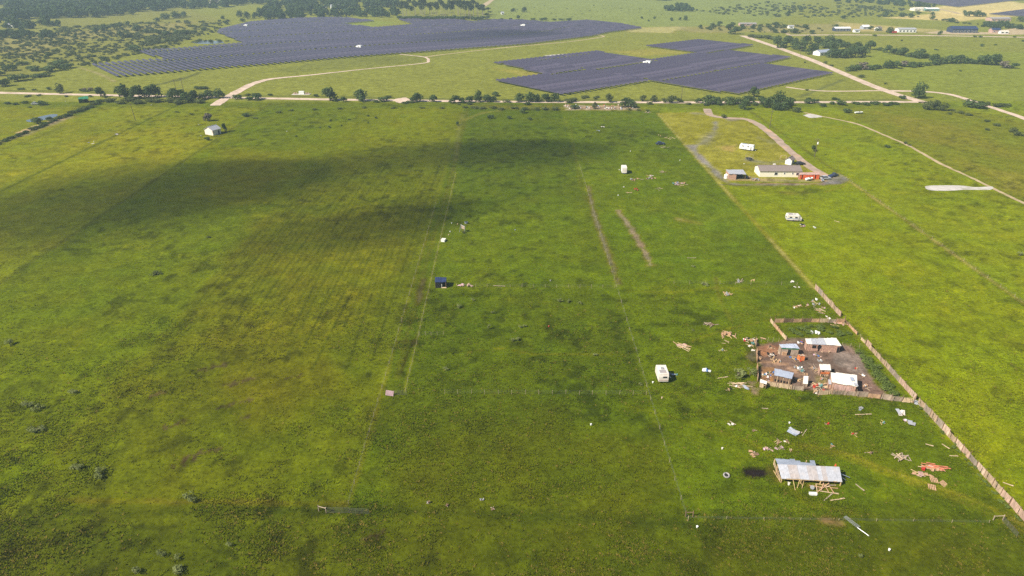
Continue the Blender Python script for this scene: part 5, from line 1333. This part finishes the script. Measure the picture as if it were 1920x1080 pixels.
wire_fence('wire_fence', 'wire fence from the long shed to the plank fence', tuple(g(1578, 650)[:2]), tuple(g(1628, 653)[:2]), 1.6, 1.0)
wire_fence('wire_fence', 'small wire fence by the torn off posts left in the field', tuple(g(786, 629)[:2]), tuple(g(832, 628)[:2]), 1.5, .9)
wire_fence('wire_fence', 'wire fence across the top left of the yard', tuple(g(1417, 641)[:2]), tuple(g(1460, 641)[:2]), 1.4, 1.0)
wire_fence('wire_fence', 'sagging wire fence along the yard edge of the pen', tuple(g(1590, 609)[:2]), tuple(g(1627, 648)[:2]), 1.2, .8)

GATE = mat('dull_gate_pipe', (.13, .125, .11), .7, .2, 3)
def tube_gate(name, label, P, Q, h=1.25, rails=5, m_=GATE, flat=False, ups=4):
    P = Vector(P); Q = Vector(Q); d = Q - P; rz = math.atan2(d.y, d.x); L_ = d.length
    e = empty(name, P, rz, label, 'gate')
    V = (lambda x, z: (x, z * .95, .25 + .05 * x / L_)) if flat else (lambda x, z: (x, 0, z))
    for k in range(rails): 
        z = .15 + (h - .15) * k / (rails - 1)
        part('rail', m_, e, lambda b: b.bar(V(0, z), V(L_, z), .017, 5))
    for k in range(ups):
        x = L_ * k / (ups - 1)
        part('upright', m_, e, lambda b: b.bar(V(x, .1), V(x, h + .02), .022, 5))
    return e
A, B = g(612, 962), g(655, 962)
tube_gate('field_gate', 'tubular metal gate at the near left corner of the field', A, B, 1.3)
tube_gate('field_gate', 'second tubular gate leaf right of the near left corner gate', g(655.6, 962.5), g(692, 964), 1.2)
e = empty('gate_brace', g(598, 958), 0, 'weathered wooden brace left of the near gate', 'brace')
q = g(612, 962) - e.location
part('rail', PLANK2, e, lambda b: b.bar((0, 0, 1.1), (q.x, q.y, 1.15), .07, 6))
for p in (Vector((0, 0, 0)), q): part('post', PLANK2, e, lambda b: b.bar((p.x, p.y, -.1), (p.x, p.y, 1.35), .09, 6))
tube_gate('field_gate', 'grey metal gate beside the pink panel in the near cross fence', g(740, 741), g(763, 741), 1.25, 5)
q = g(730, 742); e = empty('board_gate', q, R(-14), 'pinkish board panel leaning at the left end of the near cross fence', 'gate')
for k in range(5): part('board', LILAC, e, lambda b: b.box((0, .12 * k, .14 + .2 * k), (1.9, .03, .17)))
for x in (-.8, .8): part('batten', BROWN, e, lambda b: b.bar((x, -.05, 0), (x, .65, 1.15), .04, 4))
tube_gate('fallen_gate', 'grey livestock gate lying in the grass at the lower right', g(1580, 972), g(1606, 993), .9, 6, flat=True, ups=5, m_=STEEL)
e = empty('loose_rail', g(1607, 992), 0, 'long metal rail lying off the end of the fallen livestock gate', 'rail'); q = g(1629, 1006) - e.location
part('pipe', STEEL, e, lambda b: (b.bar((0, 0, .3), (q.x, q.y, .12), .05, 6), b.bar((0, .15, .3), (q.x * .96, q.y * .96 + .15, .12), .035, 6)))
tube_gate('farm_gate', 'grey gate leaning near the bottom end of the plank fence', g(1879, 977), g(1906, 1007), 1.1, 6)
e = empty('gate_brace', g(1862, 975), 0, 'wooden brace left of the gate at the bottom right', 'brace'); q = g(1880, 975) - e.location
part('rail', PLANK2, e, lambda b: b.bar((0, 0, .9), (q.x, q.y, 1.0), .06, 6)); part('post', PLANK2, e, lambda b: b.bar((0, 0, -.1), (0, 0, 1.0), .08, 6)); part('post', PLANK2, e, lambda b: b.bar((q.x, q.y, -.1), (q.x, q.y, 1.2), .09, 6))
e = empty('corner_brace', g(1285, 969), 0, 'dark H brace at the near right corner of the field', 'brace')
for x in (0, 1.3): part('post', BROWN, e, lambda b: b.bar((x, 0, -.1), (x, 0, 1.4), .08, 6))
part('rail', BROWN, e, lambda b: b.bar((0, 0, 1.05), (1.3, 0, 1.05), .06, 6))

PLK = [MB().box((0, 0, .05), (L_, .16, .06)).mesh('plank', m_) for L_ in (1.4, 2.2, 3.0) for m_ in (PLANK, PLANK2, PALLET, PLANK3)]
SHT = [MB().corrug((-w / 2, -1.0, .05), (w, 0, 0), (0, 2.0, 0), 4, .02, .015).mesh('sheet', m_) for w in (.9,) for m_ in (TIN, TIN_R, TIN_B, OFFW)]
BRD = [MB().box((0, 0, .06), (1.0, .55, .05)).box((.1, .3, .1), (.8, .2, .04), rz=.2, ry=.06).mesh('board', m_) for m_ in (PINKW, LILAC, OFFW, PALLET, BROWN)]
BITS = [MB().box((0, 0, .2), (.6, .5, .4)).box((.3, .1, .45), (.3, .3, .2), rz=.5).mesh('scrap', m_) for m_ in (WHITE, RED, BLUE, GREY, PALLET, TEAL, DARK, BROWN)]
def heap(name, label, px, py, w, d, planks=0, sheets=0, boards=0, bits=0, pm=None, sm=None, bm_=None, cm=None, ang=None, cat='debris', pile=.12, group=None, lay=None):
    """scrap heap: w x d photograph pixels, every piece its own part"""
    q = g(px, py); s = mpp(px, py); dep = math.sin(math.atan2(CAM_H, q.y))
    e = empty(name, q, 0, label, cat, group)
    hw, hd = w * s / 2, d * s / dep / 2
    def put(nm, L_, n, idx, rad, sc=1.0):
        for k in range(n):
            me = L_[random.choice(idx) if idx else random.randrange(len(L_))]
            x, y = random.gauss(0, .45) * hw, random.gauss(0, .45) * hd
            z = max(0, pile * (1 - math.hypot(x / max(hw, .1), y / max(hd, .1)))) * random.uniform(.3, 3)
            rz = random.uniform(0, 3.14) if ang is None else ang + random.gauss(0, .25)
            child(nm, me, e, (x, y, z + .012 * k), rz, (sc * random.uniform(.7, 1.15), sc * random.uniform(.8, 1.2), sc), rx=random.uniform(-.12, .12), ry=random.uniform(-.10, .10))
    k_ = min(1.0, hw / 1.5); put('plank', PLK, planks, pm, 0, .35 + .65 * k_); put('sheet', SHT, sheets, sm, 0, min(1, .4 + .6 * k_)); put('board', BRD, boards, bm_, 0, .4 + .6 * k_); put('scrap', BITS, bits, cm, 0, .4 + .6 * k_)
    return e
heap('plank_heap', 'scattered pale planks in front of the pole barn', 1546, 914, 40, 8, planks=12, boards=1)
for (a, b__, c_, d_, lb) in ((1535, 921, 1573, 927, 'long thin board of the loose cross in front of the pole barn'), (1545, 939, 1562, 925, 'board slanting up in the loose cross in front of the pole barn'), (1557, 939, 1584, 935, 'lowest long board lying in front of the pole barn'),
        (1604, 908, 1620, 921, 'thin pole lying right of the pole barn'), (1603, 778, 1634, 777, 'long thin pole lying below the yard front fence'), (1428, 766, 1440, 767, 'small white board below the plank heap left of the yard'), (1368, 790, 1379, 797, 'thin pale board left of the lilac boards'),
        (1880, 905, 1900, 912, 'forked branch of boards beside the lower plank fence'), (925, 536, 947, 537, 'pale log lying on the far cross fence'), (1288, 484, 1305, 484, 'grey board lying in the right strip'), (1564, 414, 1574, 417, 'half sunk grey board in the bright field'),
        (1735, 833, 1750, 837, 'bent pale stick near the plank fence'), (1766, 833, 1780, 842, 'pale crooked stick beside the plank fence'), (1780, 855, 1796, 856, 'thin stick near the middle of the lower plank fence'), (1345, 710, 1365, 707, 'weathered board lying left of the yard weeds')):
    P, Q = g(a, b__), g(c_, d_); e = empty('loose_board', (P + Q) / 2, math.atan2(Q.y - P.y, Q.x - P.x), lb, 'board')
    L_ = (Q - P).length
    part('board', random.choice((PLANK, PLANK2)), e, lambda b: b.box((0, 0, .1), (L_, .16, .07))); part('splinter', PLANK2, e, lambda b: b.box((L_ * .3, .16, .08), (L_ * .4, .06, .05), rz=.12))
heap('board_pile', 'faded lilac boards lying left behind the pole barn', 1437, 843, 14, 8, boards=4, bm_=(0, 1), planks=2)
heap('board_pile', 'single lilac board panel with planks right behind the pole barn', 1464, 841, 12, 8, boards=2, bm_=(1,), planks=3, pm=(1, 5))
heap('brown_mat', 'flat brown rubbish mat left of the lilac boards', 1414, 852, 20, 12, boards=7, bm_=(4, 4, 3), planks=3, pile=.02)
heap('plank_heap', 'few thin planks above the lilac board panel', 1459, 830, 12, 7, planks=6)
heap('plank_heap', 'small pale planks right of the lilac board panel', 1482, 845, 10, 5, planks=3)
heap('tin_heap', 'fan of bright metal sheets lying in the grass above the pole barn', 1490, 812, 26, 10, sheets=6, sm=(0, 2), planks=2, ang=R(40))
heap('tin_heap', 'bright metal sheet lying near the plank fence below the yard', 1709, 795, 18, 8, sheets=4, sm=(0,), ang=R(-30))
heap('tin_heap', 'pale bent sheets near the yard corner above the bright sheet', 1687, 772, 20, 8, sheets=4, sm=(3, 0), ang=R(-25))
heap('tin_heap', 'crumpled metal scraps below the yard front fence', 1612, 766, 10, 6, sheets=2, sm=(0, 2), bits=2, cm=(3,))
heap('panel_pile', 'white panels at the corner where yard and plank fence meet', 1722, 757, 12, 9, sheets=3, sm=(0,), boards=2, bm_=(2,))
heap('orange_heap', 'heap of orange and white slats near the lower plank fence', 1748, 879, 40, 12, planks=14, pm=(0, 2, 10), boards=4, bm_=(2, 3), bits=3, cm=(1, 4), ang=R(-20))
OR_PL = MB().box((0, 0, .06), (2.4, .14, .06)).mesh('plank', mat('faded_orange_paint', lin((206, 126, 98)), .8, .2, 2))
e = empty('painted_lumber_heap', g(1752, 877), 0, 'orange painted slats on top of the orange and white heap', 'debris')
for k in range(12): child('plank', OR_PL, e, (random.gauss(0, .9), random.gauss(0, .5), .2 + .03 * k), random.gauss(-.35, .15), (random.uniform(.6, 1.2), 1, 1))
heap('plank_heap', 'tangle of thin pale sticks left of the orange heap', 1690, 858, 34, 12, planks=16, pm=(0, 1, 4, 5))
heap('rubble_heap', 'pinkish board rubble below the orange heap', 1728, 891, 24, 10, boards=7, bm_=(0, 3), planks=4, ang=R(-25))
def pallet(px, py, rz, label, tilt=0.0):
    q = g(px, py); e = empty('wooden_pallet', q, rz, label, 'pallet'); e.rotation_euler = (tilt, 0, rz)
    for k in range(5): part('slat', PALLET, e, lambda b: b.box((-.55 + .275 * k, 0, .14), (.16, 1.3, .03)))
    for y in (-.55, 0, .55): part('runner', BROWN, e, lambda b: b.box((0, y, .065), (1.25, .1, .12)))
pallet(1751, 901, R(-15), 'wooden pallet right of the rubble below the orange heap', .1); pallet(1747, 914, R(-20), 'lowest wooden pallet below the orange heap', .15); pallet(1769, 908, R(30), 'tilted wooden pallet at the right of the pallets', .3)
heap('plank_heap', 'fan of pale planks spilling left from the yard corner', 1385, 722, 34, 12, planks=12, pm=(0, 4, 8), ang=R(-8))
heap('tin_heap', 'bluish metal strips at the right end of the plank fan', 1398, 728, 14, 12, sheets=4, sm=(2,), ang=R(30))
heap('rubbish_heap', 'brown rubbish and boards above the yard to the left', 1364, 626, 30, 10, planks=12, boards=3, bm_=(0, 4, 3), bits=4, cm=(7, 4))
heap('rubbish_heap', 'reddish brown soil and stick heap left of the board rubbish', 1330, 610, 22, 8, planks=9, pm=(1, 5), boards=3, bm_=(4,))
heap('rubbish_heap', 'broken pinkish boards left of the muddy yard', 1279, 651, 26, 14, planks=11, boards=4, bm_=(0,), ang=R(-50))
heap('plank_heap', 'two pale planks below the board rubbish', 1361, 642, 14, 5, planks=4, pm=(0, 4))
heap('rubbish_heap', 'litter strewn along the outside of the yard fence top left', 1405, 640, 24, 12, planks=7, bits=6, boards=2)
heap('rubbish_heap', 'pale boards leaning outside the left yard fence', 1408, 652, 12, 18, planks=5, boards=3, bm_=(2,))
heap('orange_board', 'orange board lying above the left end of the yard', 1434, 635, 12, 4, boards=2, bm_=(3,))
heap('rubbish_heap', 'grey junk and boards in the right strip above the yard', 1387, 528, 16, 6, planks=6, pm=(1, 5, 9), bits=2, cm=(3,))
heap('rubbish_heap', 'grey dish and boards below the grey junk in the right strip', 1365, 552, 26, 5, planks=5, bits=2, cm=(3,), boards=1)
heap('rubbish_heap', 'yellowish scrap right of the grey junk', 1412, 527, 12, 4, planks=4, pm=(3, 7))
heap('board_pile', 'white boards beside the fence end in the right strip', 1485, 529, 16, 3, boards=3, bm_=(2,))
heap('board_pile', 'second white board below the first beside the fence end', 1496, 539, 12, 4, boards=2, bm_=(2,))
heap('board_pile', 'bent pale panel outside the pen back fence', 1552, 597, 12, 10, boards=3, bm_=(2,), planks=1)
heap('plank_heap', 'long grey planks outside the pen near the fence', 1537, 583, 18, 12, planks=6, ang=R(-45))
heap('rubbish_heap', 'pinkish rubbish in the pen back right corner', 1575, 607, 20, 6, boards=5, bm_=(0, 3), planks=4)
heap('rubbish_heap', 'bits of white scrap above the plank fence end', 1530, 570, 16, 12, bits=3, cm=(0, 3), planks=2)
heap('wreck_heap', 'long collapsed heap of pink and grey wreckage right of the box trailer', 1270, 345, 34, 7, planks=12, boards=9, bm_=(0, 1, 2), bits=5, pile=.3)
heap('rubbish_heap', 'grey junk heap left of the collapsed wreckage', 1218, 335, 30, 5, planks=8, pm=(1, 5), boards=2, bits=3, cm=(3, 7))
heap('rubbish_heap', 'grey scrap below the box trailer', 1186, 337, 18, 5, planks=5, bits=3, cm=(3, 7, 4))
heap('rubbish_heap', 'light scrap and boards between the two grey junk heaps', 1221, 330, 14, 4, boards=3, bm_=(0, 2), planks=2)
heap('rubbish_heap', 'brown boards near the top of the junk field', 1240, 323, 18, 5, planks=6, pm=(2, 5))
heap('rubbish_heap', 'dry grey heap below the dark blue car', 1246, 277, 18, 5, planks=7, pm=(1, 5))
heap('rubbish_heap', 'pale fallen boards above the dark blue car', 1252, 259, 22, 4, planks=8, pm=(0, 4))
heap('rubbish_heap', 'small grey scrap above the fallen boards', 1236, 254, 8, 2, planks=3)
heap('red_junk', 'red machine wreck below the box trailer', 1192, 357, 9, 5, bits=5, cm=(1, 1, 7), pile=.5)
heap('rubbish_heap', 'few sticks left of the red machine wreck', 1180, 361, 10, 3, planks=3)
heap('rubbish_heap', 'grey stick pile right of the red wreck', 1234, 354, 10, 6, planks=6, pm=(1, 5))
heap('board_pile', 'white panel on the grass above the red wreck', 1171, 351, 7, 2, boards=2, bm_=(2,))
heap('board_pile', 'white sheet lying alone in the far right strip', 1131, 238.5, 10, 2, boards=4, bm_=(2,))
heap('tin_heap', 'bluish sheet lying alone left of the white sheet', 1119, 245, 6, 2, sheets=2, sm=(2,))
heap('rubbish_heap', 'pale rubbish on the grass below the bright field camper', 1503, 424, 14, 6, boards=4, bm_=(0, 2), bits=3, cm=(3, 6))
heap('rubbish_heap', 'white sack and scraps right of the camper rubbish', 1526, 427, 6, 4, bits=3, cm=(0, 0, 3))
heap('rubbish_heap', 'pinkish rubbish beside the dark shed in the field', 872, 536, 24, 5, boards=6, bm_=(0, 1), planks=4, pile=.3)
heap('board_pile', 'white plank left of the dark shed rubbish', 856, 535, 8, 3, planks=2, pm=(0,), boards=1)
heap('soil_rubbish', 'pinkish scraps at the bottom edge of the field, left', 804, 944, 8, 3, planks=2, pm=(1,), bits=2, cm=(7, 3))
heap('soil_rubbish', 'pale scraps right of the left bottom edge scraps', 840, 949, 8, 3, planks=1, pm=(1,), bits=2, cm=(3, 7))
heap('soil_rubbish', 'pinkish scraps at the bottom edge of the field, middle', 904, 938, 8, 3, bits=2, cm=(3, 7), planks=1, pm=(1,))
heap('soil_rubbish', 'brown scraps right at the lower border middle', 928, 954, 20, 4, boards=1, bm_=(4,), planks=2, pm=(1,))
heap('house_clutter', 'clutter in front of the house between carport and porch', 1418, 338, 18, 3, bits=9, planks=4)
heap('house_clutter', 'clutter between the orange shed and the parked cars', 1543, 340, 14, 3, bits=6, cm=(0, 2, 6, 4), boards=2)
heap('house_clutter', 'clutter between carport and the house wall', 1404, 334, 10, 4, bits=4, boards=2, bm_=(3, 4))
# yard clutter
heap('yard_clutter', 'grey broken hut frame with tarp in the left of the yard', 1446, 668, 14, 8, boards=5, bm_=(2, 4), planks=5, bits=3, cm=(6, 3, 1), pile=.5)
heap('yard_clutter', 'teal and white rubbish in the middle front of the yard', 1501, 694, 14, 10, bits=9, cm=(5, 0, 3), boards=3, bm_=(3,), planks=4)
heap('yard_clutter', 'white boards strewn before the long shed', 1553, 657, 22, 6, planks=7, pm=(0, 4), boards=2, bm_=(2,))
heap('yard_clutter', 'white crate before the long shed', 1520, 656, 6, 4, boards=2, bm_=(2,), bits=2, cm=(0,))
heap('yard_clutter', 'tan log and box on the pale sand of the yard', 1455, 678, 18, 5, bits=2, cm=(4,), planks=3, pm=(3, 7))
heap('yard_clutter', 'planks leaning behind the white topped hutch', 1530, 694, 12, 14, planks=9, ang=R(50))
heap('yard_clutter', 'white drum and tarp behind the white topped hutch', 1536, 678, 10, 6, bits=4, cm=(0, 3), planks=2)
heap('yard_clutter', 'broken boards between the lean-to and the big white shed', 1538, 725, 36, 12, planks=16, boards=5, bm_=(0, 3, 4), bits=4)
heap('yard_clutter', 'collapsed boards at the front fence gap', 1532, 734, 14, 10, planks=9, boards=2)
heap('yard_clutter', 'scrap beside the shadow of the big white shed', 1622, 726, 14, 10, bits=4, cm=(0, 4, 5), planks=3)
heap('yard_clutter', 'small orange scrap on the grey mud', 1605, 691, 6, 5, bits=2, cm=(4, 1), planks=2)
heap('yard_clutter', 'scrap near the green weeds on the mud', 1618, 705, 9, 5, bits=3, cm=(3, 0), planks=2)
heap('yard_clutter', 'litter at the left fence inside the yard', 1424, 672, 8, 14, planks=6, bits=3, cm=(1, 4))
heap('yard_clutter', 'litter behind the blue roofed shed', 1502, 644, 14, 6, bits=4, boards=1, bm_=(0,))
heap('yard_clutter', 'litter on the ground behind the long shed', 1530, 626, 22, 4, bits=5, cm=(0, 3), boards=1)
heap('yard_clutter', 'brown boards before the orange hutch', 1486, 672, 12, 6, planks=5, bits=1)
heap('yard_clutter', 'rubble at the right of the slatted shed', 1497, 712, 10, 10, planks=6, boards=1)

for k in range(22):
    px_, py_ = random.choice(((random.uniform(1426, 1510), random.uniform(648, 686)), (random.uniform(1490, 1560), random.uniform(660, 734)), (random.uniform(1428, 1450), random.uniform(690, 715))))
    heap('yard_scrap', 'small mixed scrap of boards and litter on the mud between the yard sheds', px_, py_, 8, 6, planks=4, boards=1, bits=2, pile=.1, group='scraps between the yard sheds')
for k in range(16):
    px_, py_ = random.choice(((random.uniform(1340, 1415), random.uniform(615, 745)), (random.uniform(1470, 1560), random.uniform(560, 600)), (random.uniform(1420, 1700), random.uniform(760, 850))))
    heap('grass_scrap', 'small scrap of thin boards lying in the grass around the yard', px_, py_, 9, 5, planks=3, boards=1, bits=1, pile=.05, group='scraps in the grass around the yard')
def thing1(name, label, cat, px, py, rz, parts_):
    e = empty(name, g(px, py), rz, label, cat)
    for nm, m_, fn in parts_: part(nm, m_, e, fn)
    return e
def ring(b, R_, r_, z, n=14, ex=1.0):
    for k in range(n):
        a0, a1 = 6.2832 * k / n, 6.2832 * (k + 1) / n
        b.bar((R_ * ex * math.cos(a0), R_ * math.sin(a0), z), (R_ * ex * math.cos(a1), R_ * math.sin(a1), z), r_, 6)
thing1('tractor_tyre', 'pale ringed tyre lying left of the black burnt patch', 'tyre', 1362, 892, R(70), [('tread', mat('grey_rubber', lin((150, 146, 142)), .8, .25, 3), lambda b: ring(b, .5, .15, .15, 14, 1.25)), ('well', RUBBER, lambda b: b.bar((0, 0, .02), (0, 0, .1), .42, 10))])
thing1('bathtub', 'white bathtub lying in front of the pole barn', 'bathtub', 1524, 927.5, R(-3), [('tub', WHITE, lambda b: (b.box((0, -.24, .2), (1.3, .06, .32)), b.box((0, .24, .2), (1.3, .06, .32)), b.box((-.64, 0, .2), (.06, .44, .32)), b.box((.64, 0, .2), (.06, .44, .32)), b.box((0, 0, .08), (1.2, .44, .06)))), ('rim', WHITE, lambda b: (b.box((0, -.26, .38), (1.4, .08, .03)), b.box((0, .26, .38), (1.4, .08, .03))))])
thing1('satellite_dish', 'grey dish on a stub beside the planks at the pole barn', 'dish', 1521, 918, 0, [('dish', GREY, lambda b: b.bar((0, 0, .5), (0, -.15, .7), .12, 10, .4)), ('stub', DARK, lambda b: b.bar((0, 0, 0), (0, 0, .55), .06, 6)), ('arm', STEEL, lambda b: b.bar((0, -.1, .6), (.3, -.5, .9), .025, 4))])
thing1('tarp_bundle', 'white and blue tarp bundle right of the old camper', 'tarp', 1324, 696, R(-20), [('white_tarp', WHITE, lambda b: (b.slab([(-.9, -.6, .3), (.1, -.6, .55), (.0, .7, .5), (-.9, .6, .25)], .2), b.slab([(.3, -.5, .45), (1.0, -.3, .2), (1.1, .5, .15), (.2, .6, .5)], .12))), ('blue_fold', BLUE, lambda b: b.slab([(-.05, -.62, .58), (.35, -.55, .5), (.3, .62, .52), (-.05, .7, .53)], .3)), ('dark_box', DARK, lambda b: b.box((.3, .4, .3), (.5, .4, .5)))])
thing1('camper_junk', 'bluish junk lying in the shadow right of the old camper', 'junk', 1259, 704, 0, [('crate', GREY, lambda b: b.box((-.6, .2, .3), (.8, .6, .5), rz=.3)), ('sheet', TIN_B, lambda b: b.slab([(0, -.3, .3), (1.0, 0, .25), (1.0, .4, .2), (0, .3, .35)], .04)), ('panel', OFFW, lambda b: b.slab([(-.8, -1.4, .5), (-.4, -1.3, .1), (-.3, -.9, .1), (-.7, -.8, .5)], .03)), ('bucket', TEAL, lambda b: b.bar((1.3, .1, 0), (1.3, .1, .35), .14, 8, .18))])
thing1('swing_stand', 'grey metal frame standing in the field near the small white things', 'frame', 868, 435, R(-25), [('frame', STEEL, lambda b: (b.bar((-1, -.7, 0), (-.8, 0, 2.6), .06, 5), b.bar((-1, .7, 0), (-.8, 0, 2.6), .06, 5), b.bar((1, -.7, 0), (.8, 0, 2.2), .06, 5), b.bar((1, .7, 0), (.8, 0, 2.2), .06, 5), b.bar((-.8, 0, 2.6), (.8, 0, 2.2), .06, 5))), ('mesh_panel', PLANK2, lambda b: b.slab([(-.7, 0, 1.3), (.7, 0, 1.0), (.7, .1, 2.1), (-.7, .1, 2.4)], .03)), ('seat', BROWN, lambda b: b.box((.2, 0, .5), (.6, .25, .05)))])
def trampoline(px, py, label):
    thing1('trampoline', label, 'trampoline', px, py, 0, [('ring', STEEL, lambda b: ring(b, 1.9, .05, .85, 16)), ('mat', DARK, lambda b: b.bar((0, 0, .82), (0, 0, .84), 1.6, 16)), ('upright', PLANK2, lambda b: [b.bar((1.9 * math.cos(k), 1.9 * math.sin(k), 0), (1.9 * math.cos(k), 1.9 * math.sin(k), 2.3), .04, 4) for k in np.arange(0, 6.28, 1.05)]), ('top_ring', PLANK2, lambda b: ring(b, 1.9, .04, 2.3, 12))])
trampoline(1404, 300, 'round trampoline with net posts above the long white house')
thing1('swing_set', 'pale swing set left of the small white shed', 'swing', 1468, 300, 0, [('frame', PLANK, lambda b: (b.bar((-1.4, -.8, 0), (-1.2, 0, 2.2), .06, 5), b.bar((-1.4, .8, 0), (-1.2, 0, 2.2), .06, 5), b.bar((1.4, -.8, 0), (1.2, 0, 2.2), .06, 5), b.bar((1.4, .8, 0), (1.2, 0, 2.2), .06, 5), b.bar((-1.2, 0, 2.2), (1.2, 0, 2.2), .06, 5))), ('seat', RED, lambda b: b.box((0, 0, .5), (.5, .2, .05)))])
thing1('white_crate', 'white crate on the fence line left in the field', 'crate', 831.5, 452, R(-15), [('box', WHITE, lambda b: b.box((0, 0, .35), (1.3, 1.6, .7))), ('lid', OFFW, lambda b: b.box((0, 0, .73), (1.4, 1.7, .06)))])
thing1('grey_tub', 'blue grey tub right above the metal frame in the field', 'tub', 874, 419, 0, [('tub', TIN_B, lambda b: b.bar((0, 0, 0), (0, 0, .6), .5, 12, .65)), ('water', GLASS, lambda b: b.bar((0, 0, .6), (0, 0, .615), .58, 12))])
for (a, b__, m_, lb) in ((847, 419, WHITE, 'white bucket above the metal frame, left one'), (858, 421, PLANK3, 'yellowish bucket above the metal frame, right one'), (844, 435, WHITE, 'white bucket left of the metal frame'), (841, 441, PLANK, 'pale bucket below left of the metal frame'), (1029, 613, RED, 'small red and white box in the field centre'), (1108, 797, WHITE, 'white scrap in the lower right of the field'),
        (1224, 718, WHITE, 'white scrap just left of the old camper'), (1241, 747, PLANK, 'pale scrap below the old camper'), (966, 432, TIN_B, 'bluish bucket in the right part of the field'), (1161, 319, WHITE, 'white drum left of the box trailer'), (1159, 367, WHITE, 'white scrap below the red wreck'), (1032, 527, GREY, 'grey scrap above the far cross fence'), (284, 197, WHITE, 'white drum beyond the left field under the road hedge'),
        (373, 234, WHITE, 'white drum above left of the small white house'), (377, 255, WHITE, 'white drum left of the bush at the small white house'), (538, 247, WHITE, 'white drum in the field right of the small white house'), (176, 266, WHITE, 'white scrap in the far left field'), (123, 191, WHITE, 'white drum left of the green shed'), (1395, 308, WHITE, 'white drum above the carport'), (1307, 989, WHITE, 'white scrap below the near right corner'), (1354, 842, OFFW, 'pale lump left of the brown mat'),
        (1480, 794, WHITE, 'white bucket above the fan of bright sheets'), (1275, 301, WHITE, 'white scrap at the yard grass edge'), (1182, 284, WHITE, 'tiny white scrap alone in the right strip'), (1667, 1032, WHITE, 'tiny white scrap at the bottom right')):
    thing1('bucket', lb, 'bucket', a, b__, random.uniform(0, 3), [('body', m_, lambda b: b.bar((0, 0, 0), (0, 0, .34), .15, 9, .19)), ('rim', m_, lambda b: ring(b, .19, .018, .34, 9)), ('handle', STEEL, lambda b: (b.bar((-.19, 0, .34), (0, 0, .5), .012, 4), b.bar((0, 0, .5), (.19, 0, .34), .012, 4)))])
heap('tan_panel', 'torn tan panel at the top left of the yard', 1374, 797, 12, 6, boards=2, bm_=(0, 2))
heap('tan_panel', 'brownish panel flat in the grass left above the pole barn', 1415, 808, 10, 3, boards=1, bm_=(4,), planks=1)
# dumped junk along the road
JN = ['white', 'red', 'blue', 'grey', 'tan', 'teal', 'dark', 'brown']
for k in range(26):
    px_ = 1060 + 5.2 * k + random.uniform(-1.5, 1.5); py_ = random.uniform(198, 205)
    i = [0, 4, 3, 0, 2, 4, 1, 5][k % 8]
    heap('dumped_junk', ['heap of dumped pale boards and household junk in the roadside dump', 'heap of dumped mixed coloured junk in the roadside dump'][k % 2], px_, py_, 8, 4, boards=3, bits=4, cm=(i, 0, 4), planks=2, pile=.35, cat='junk', group=['pale junk heaps in the roadside dump', 'coloured junk heaps in the roadside dump'][k % 2])
heap('dumped_junk', 'scrap heap at the end of the tan field near the road', 1215, 211, 14, 2, boards=3, planks=3, cat='junk')
heap('tin_heap', 'low pale scrap in the left field below the house', 170, 268, 10, 2, sheets=2, boards=1)
heap('tin_heap', 'pale scrap on the fence line far left', 222, 252, 12, 2, sheets=2, planks=2)
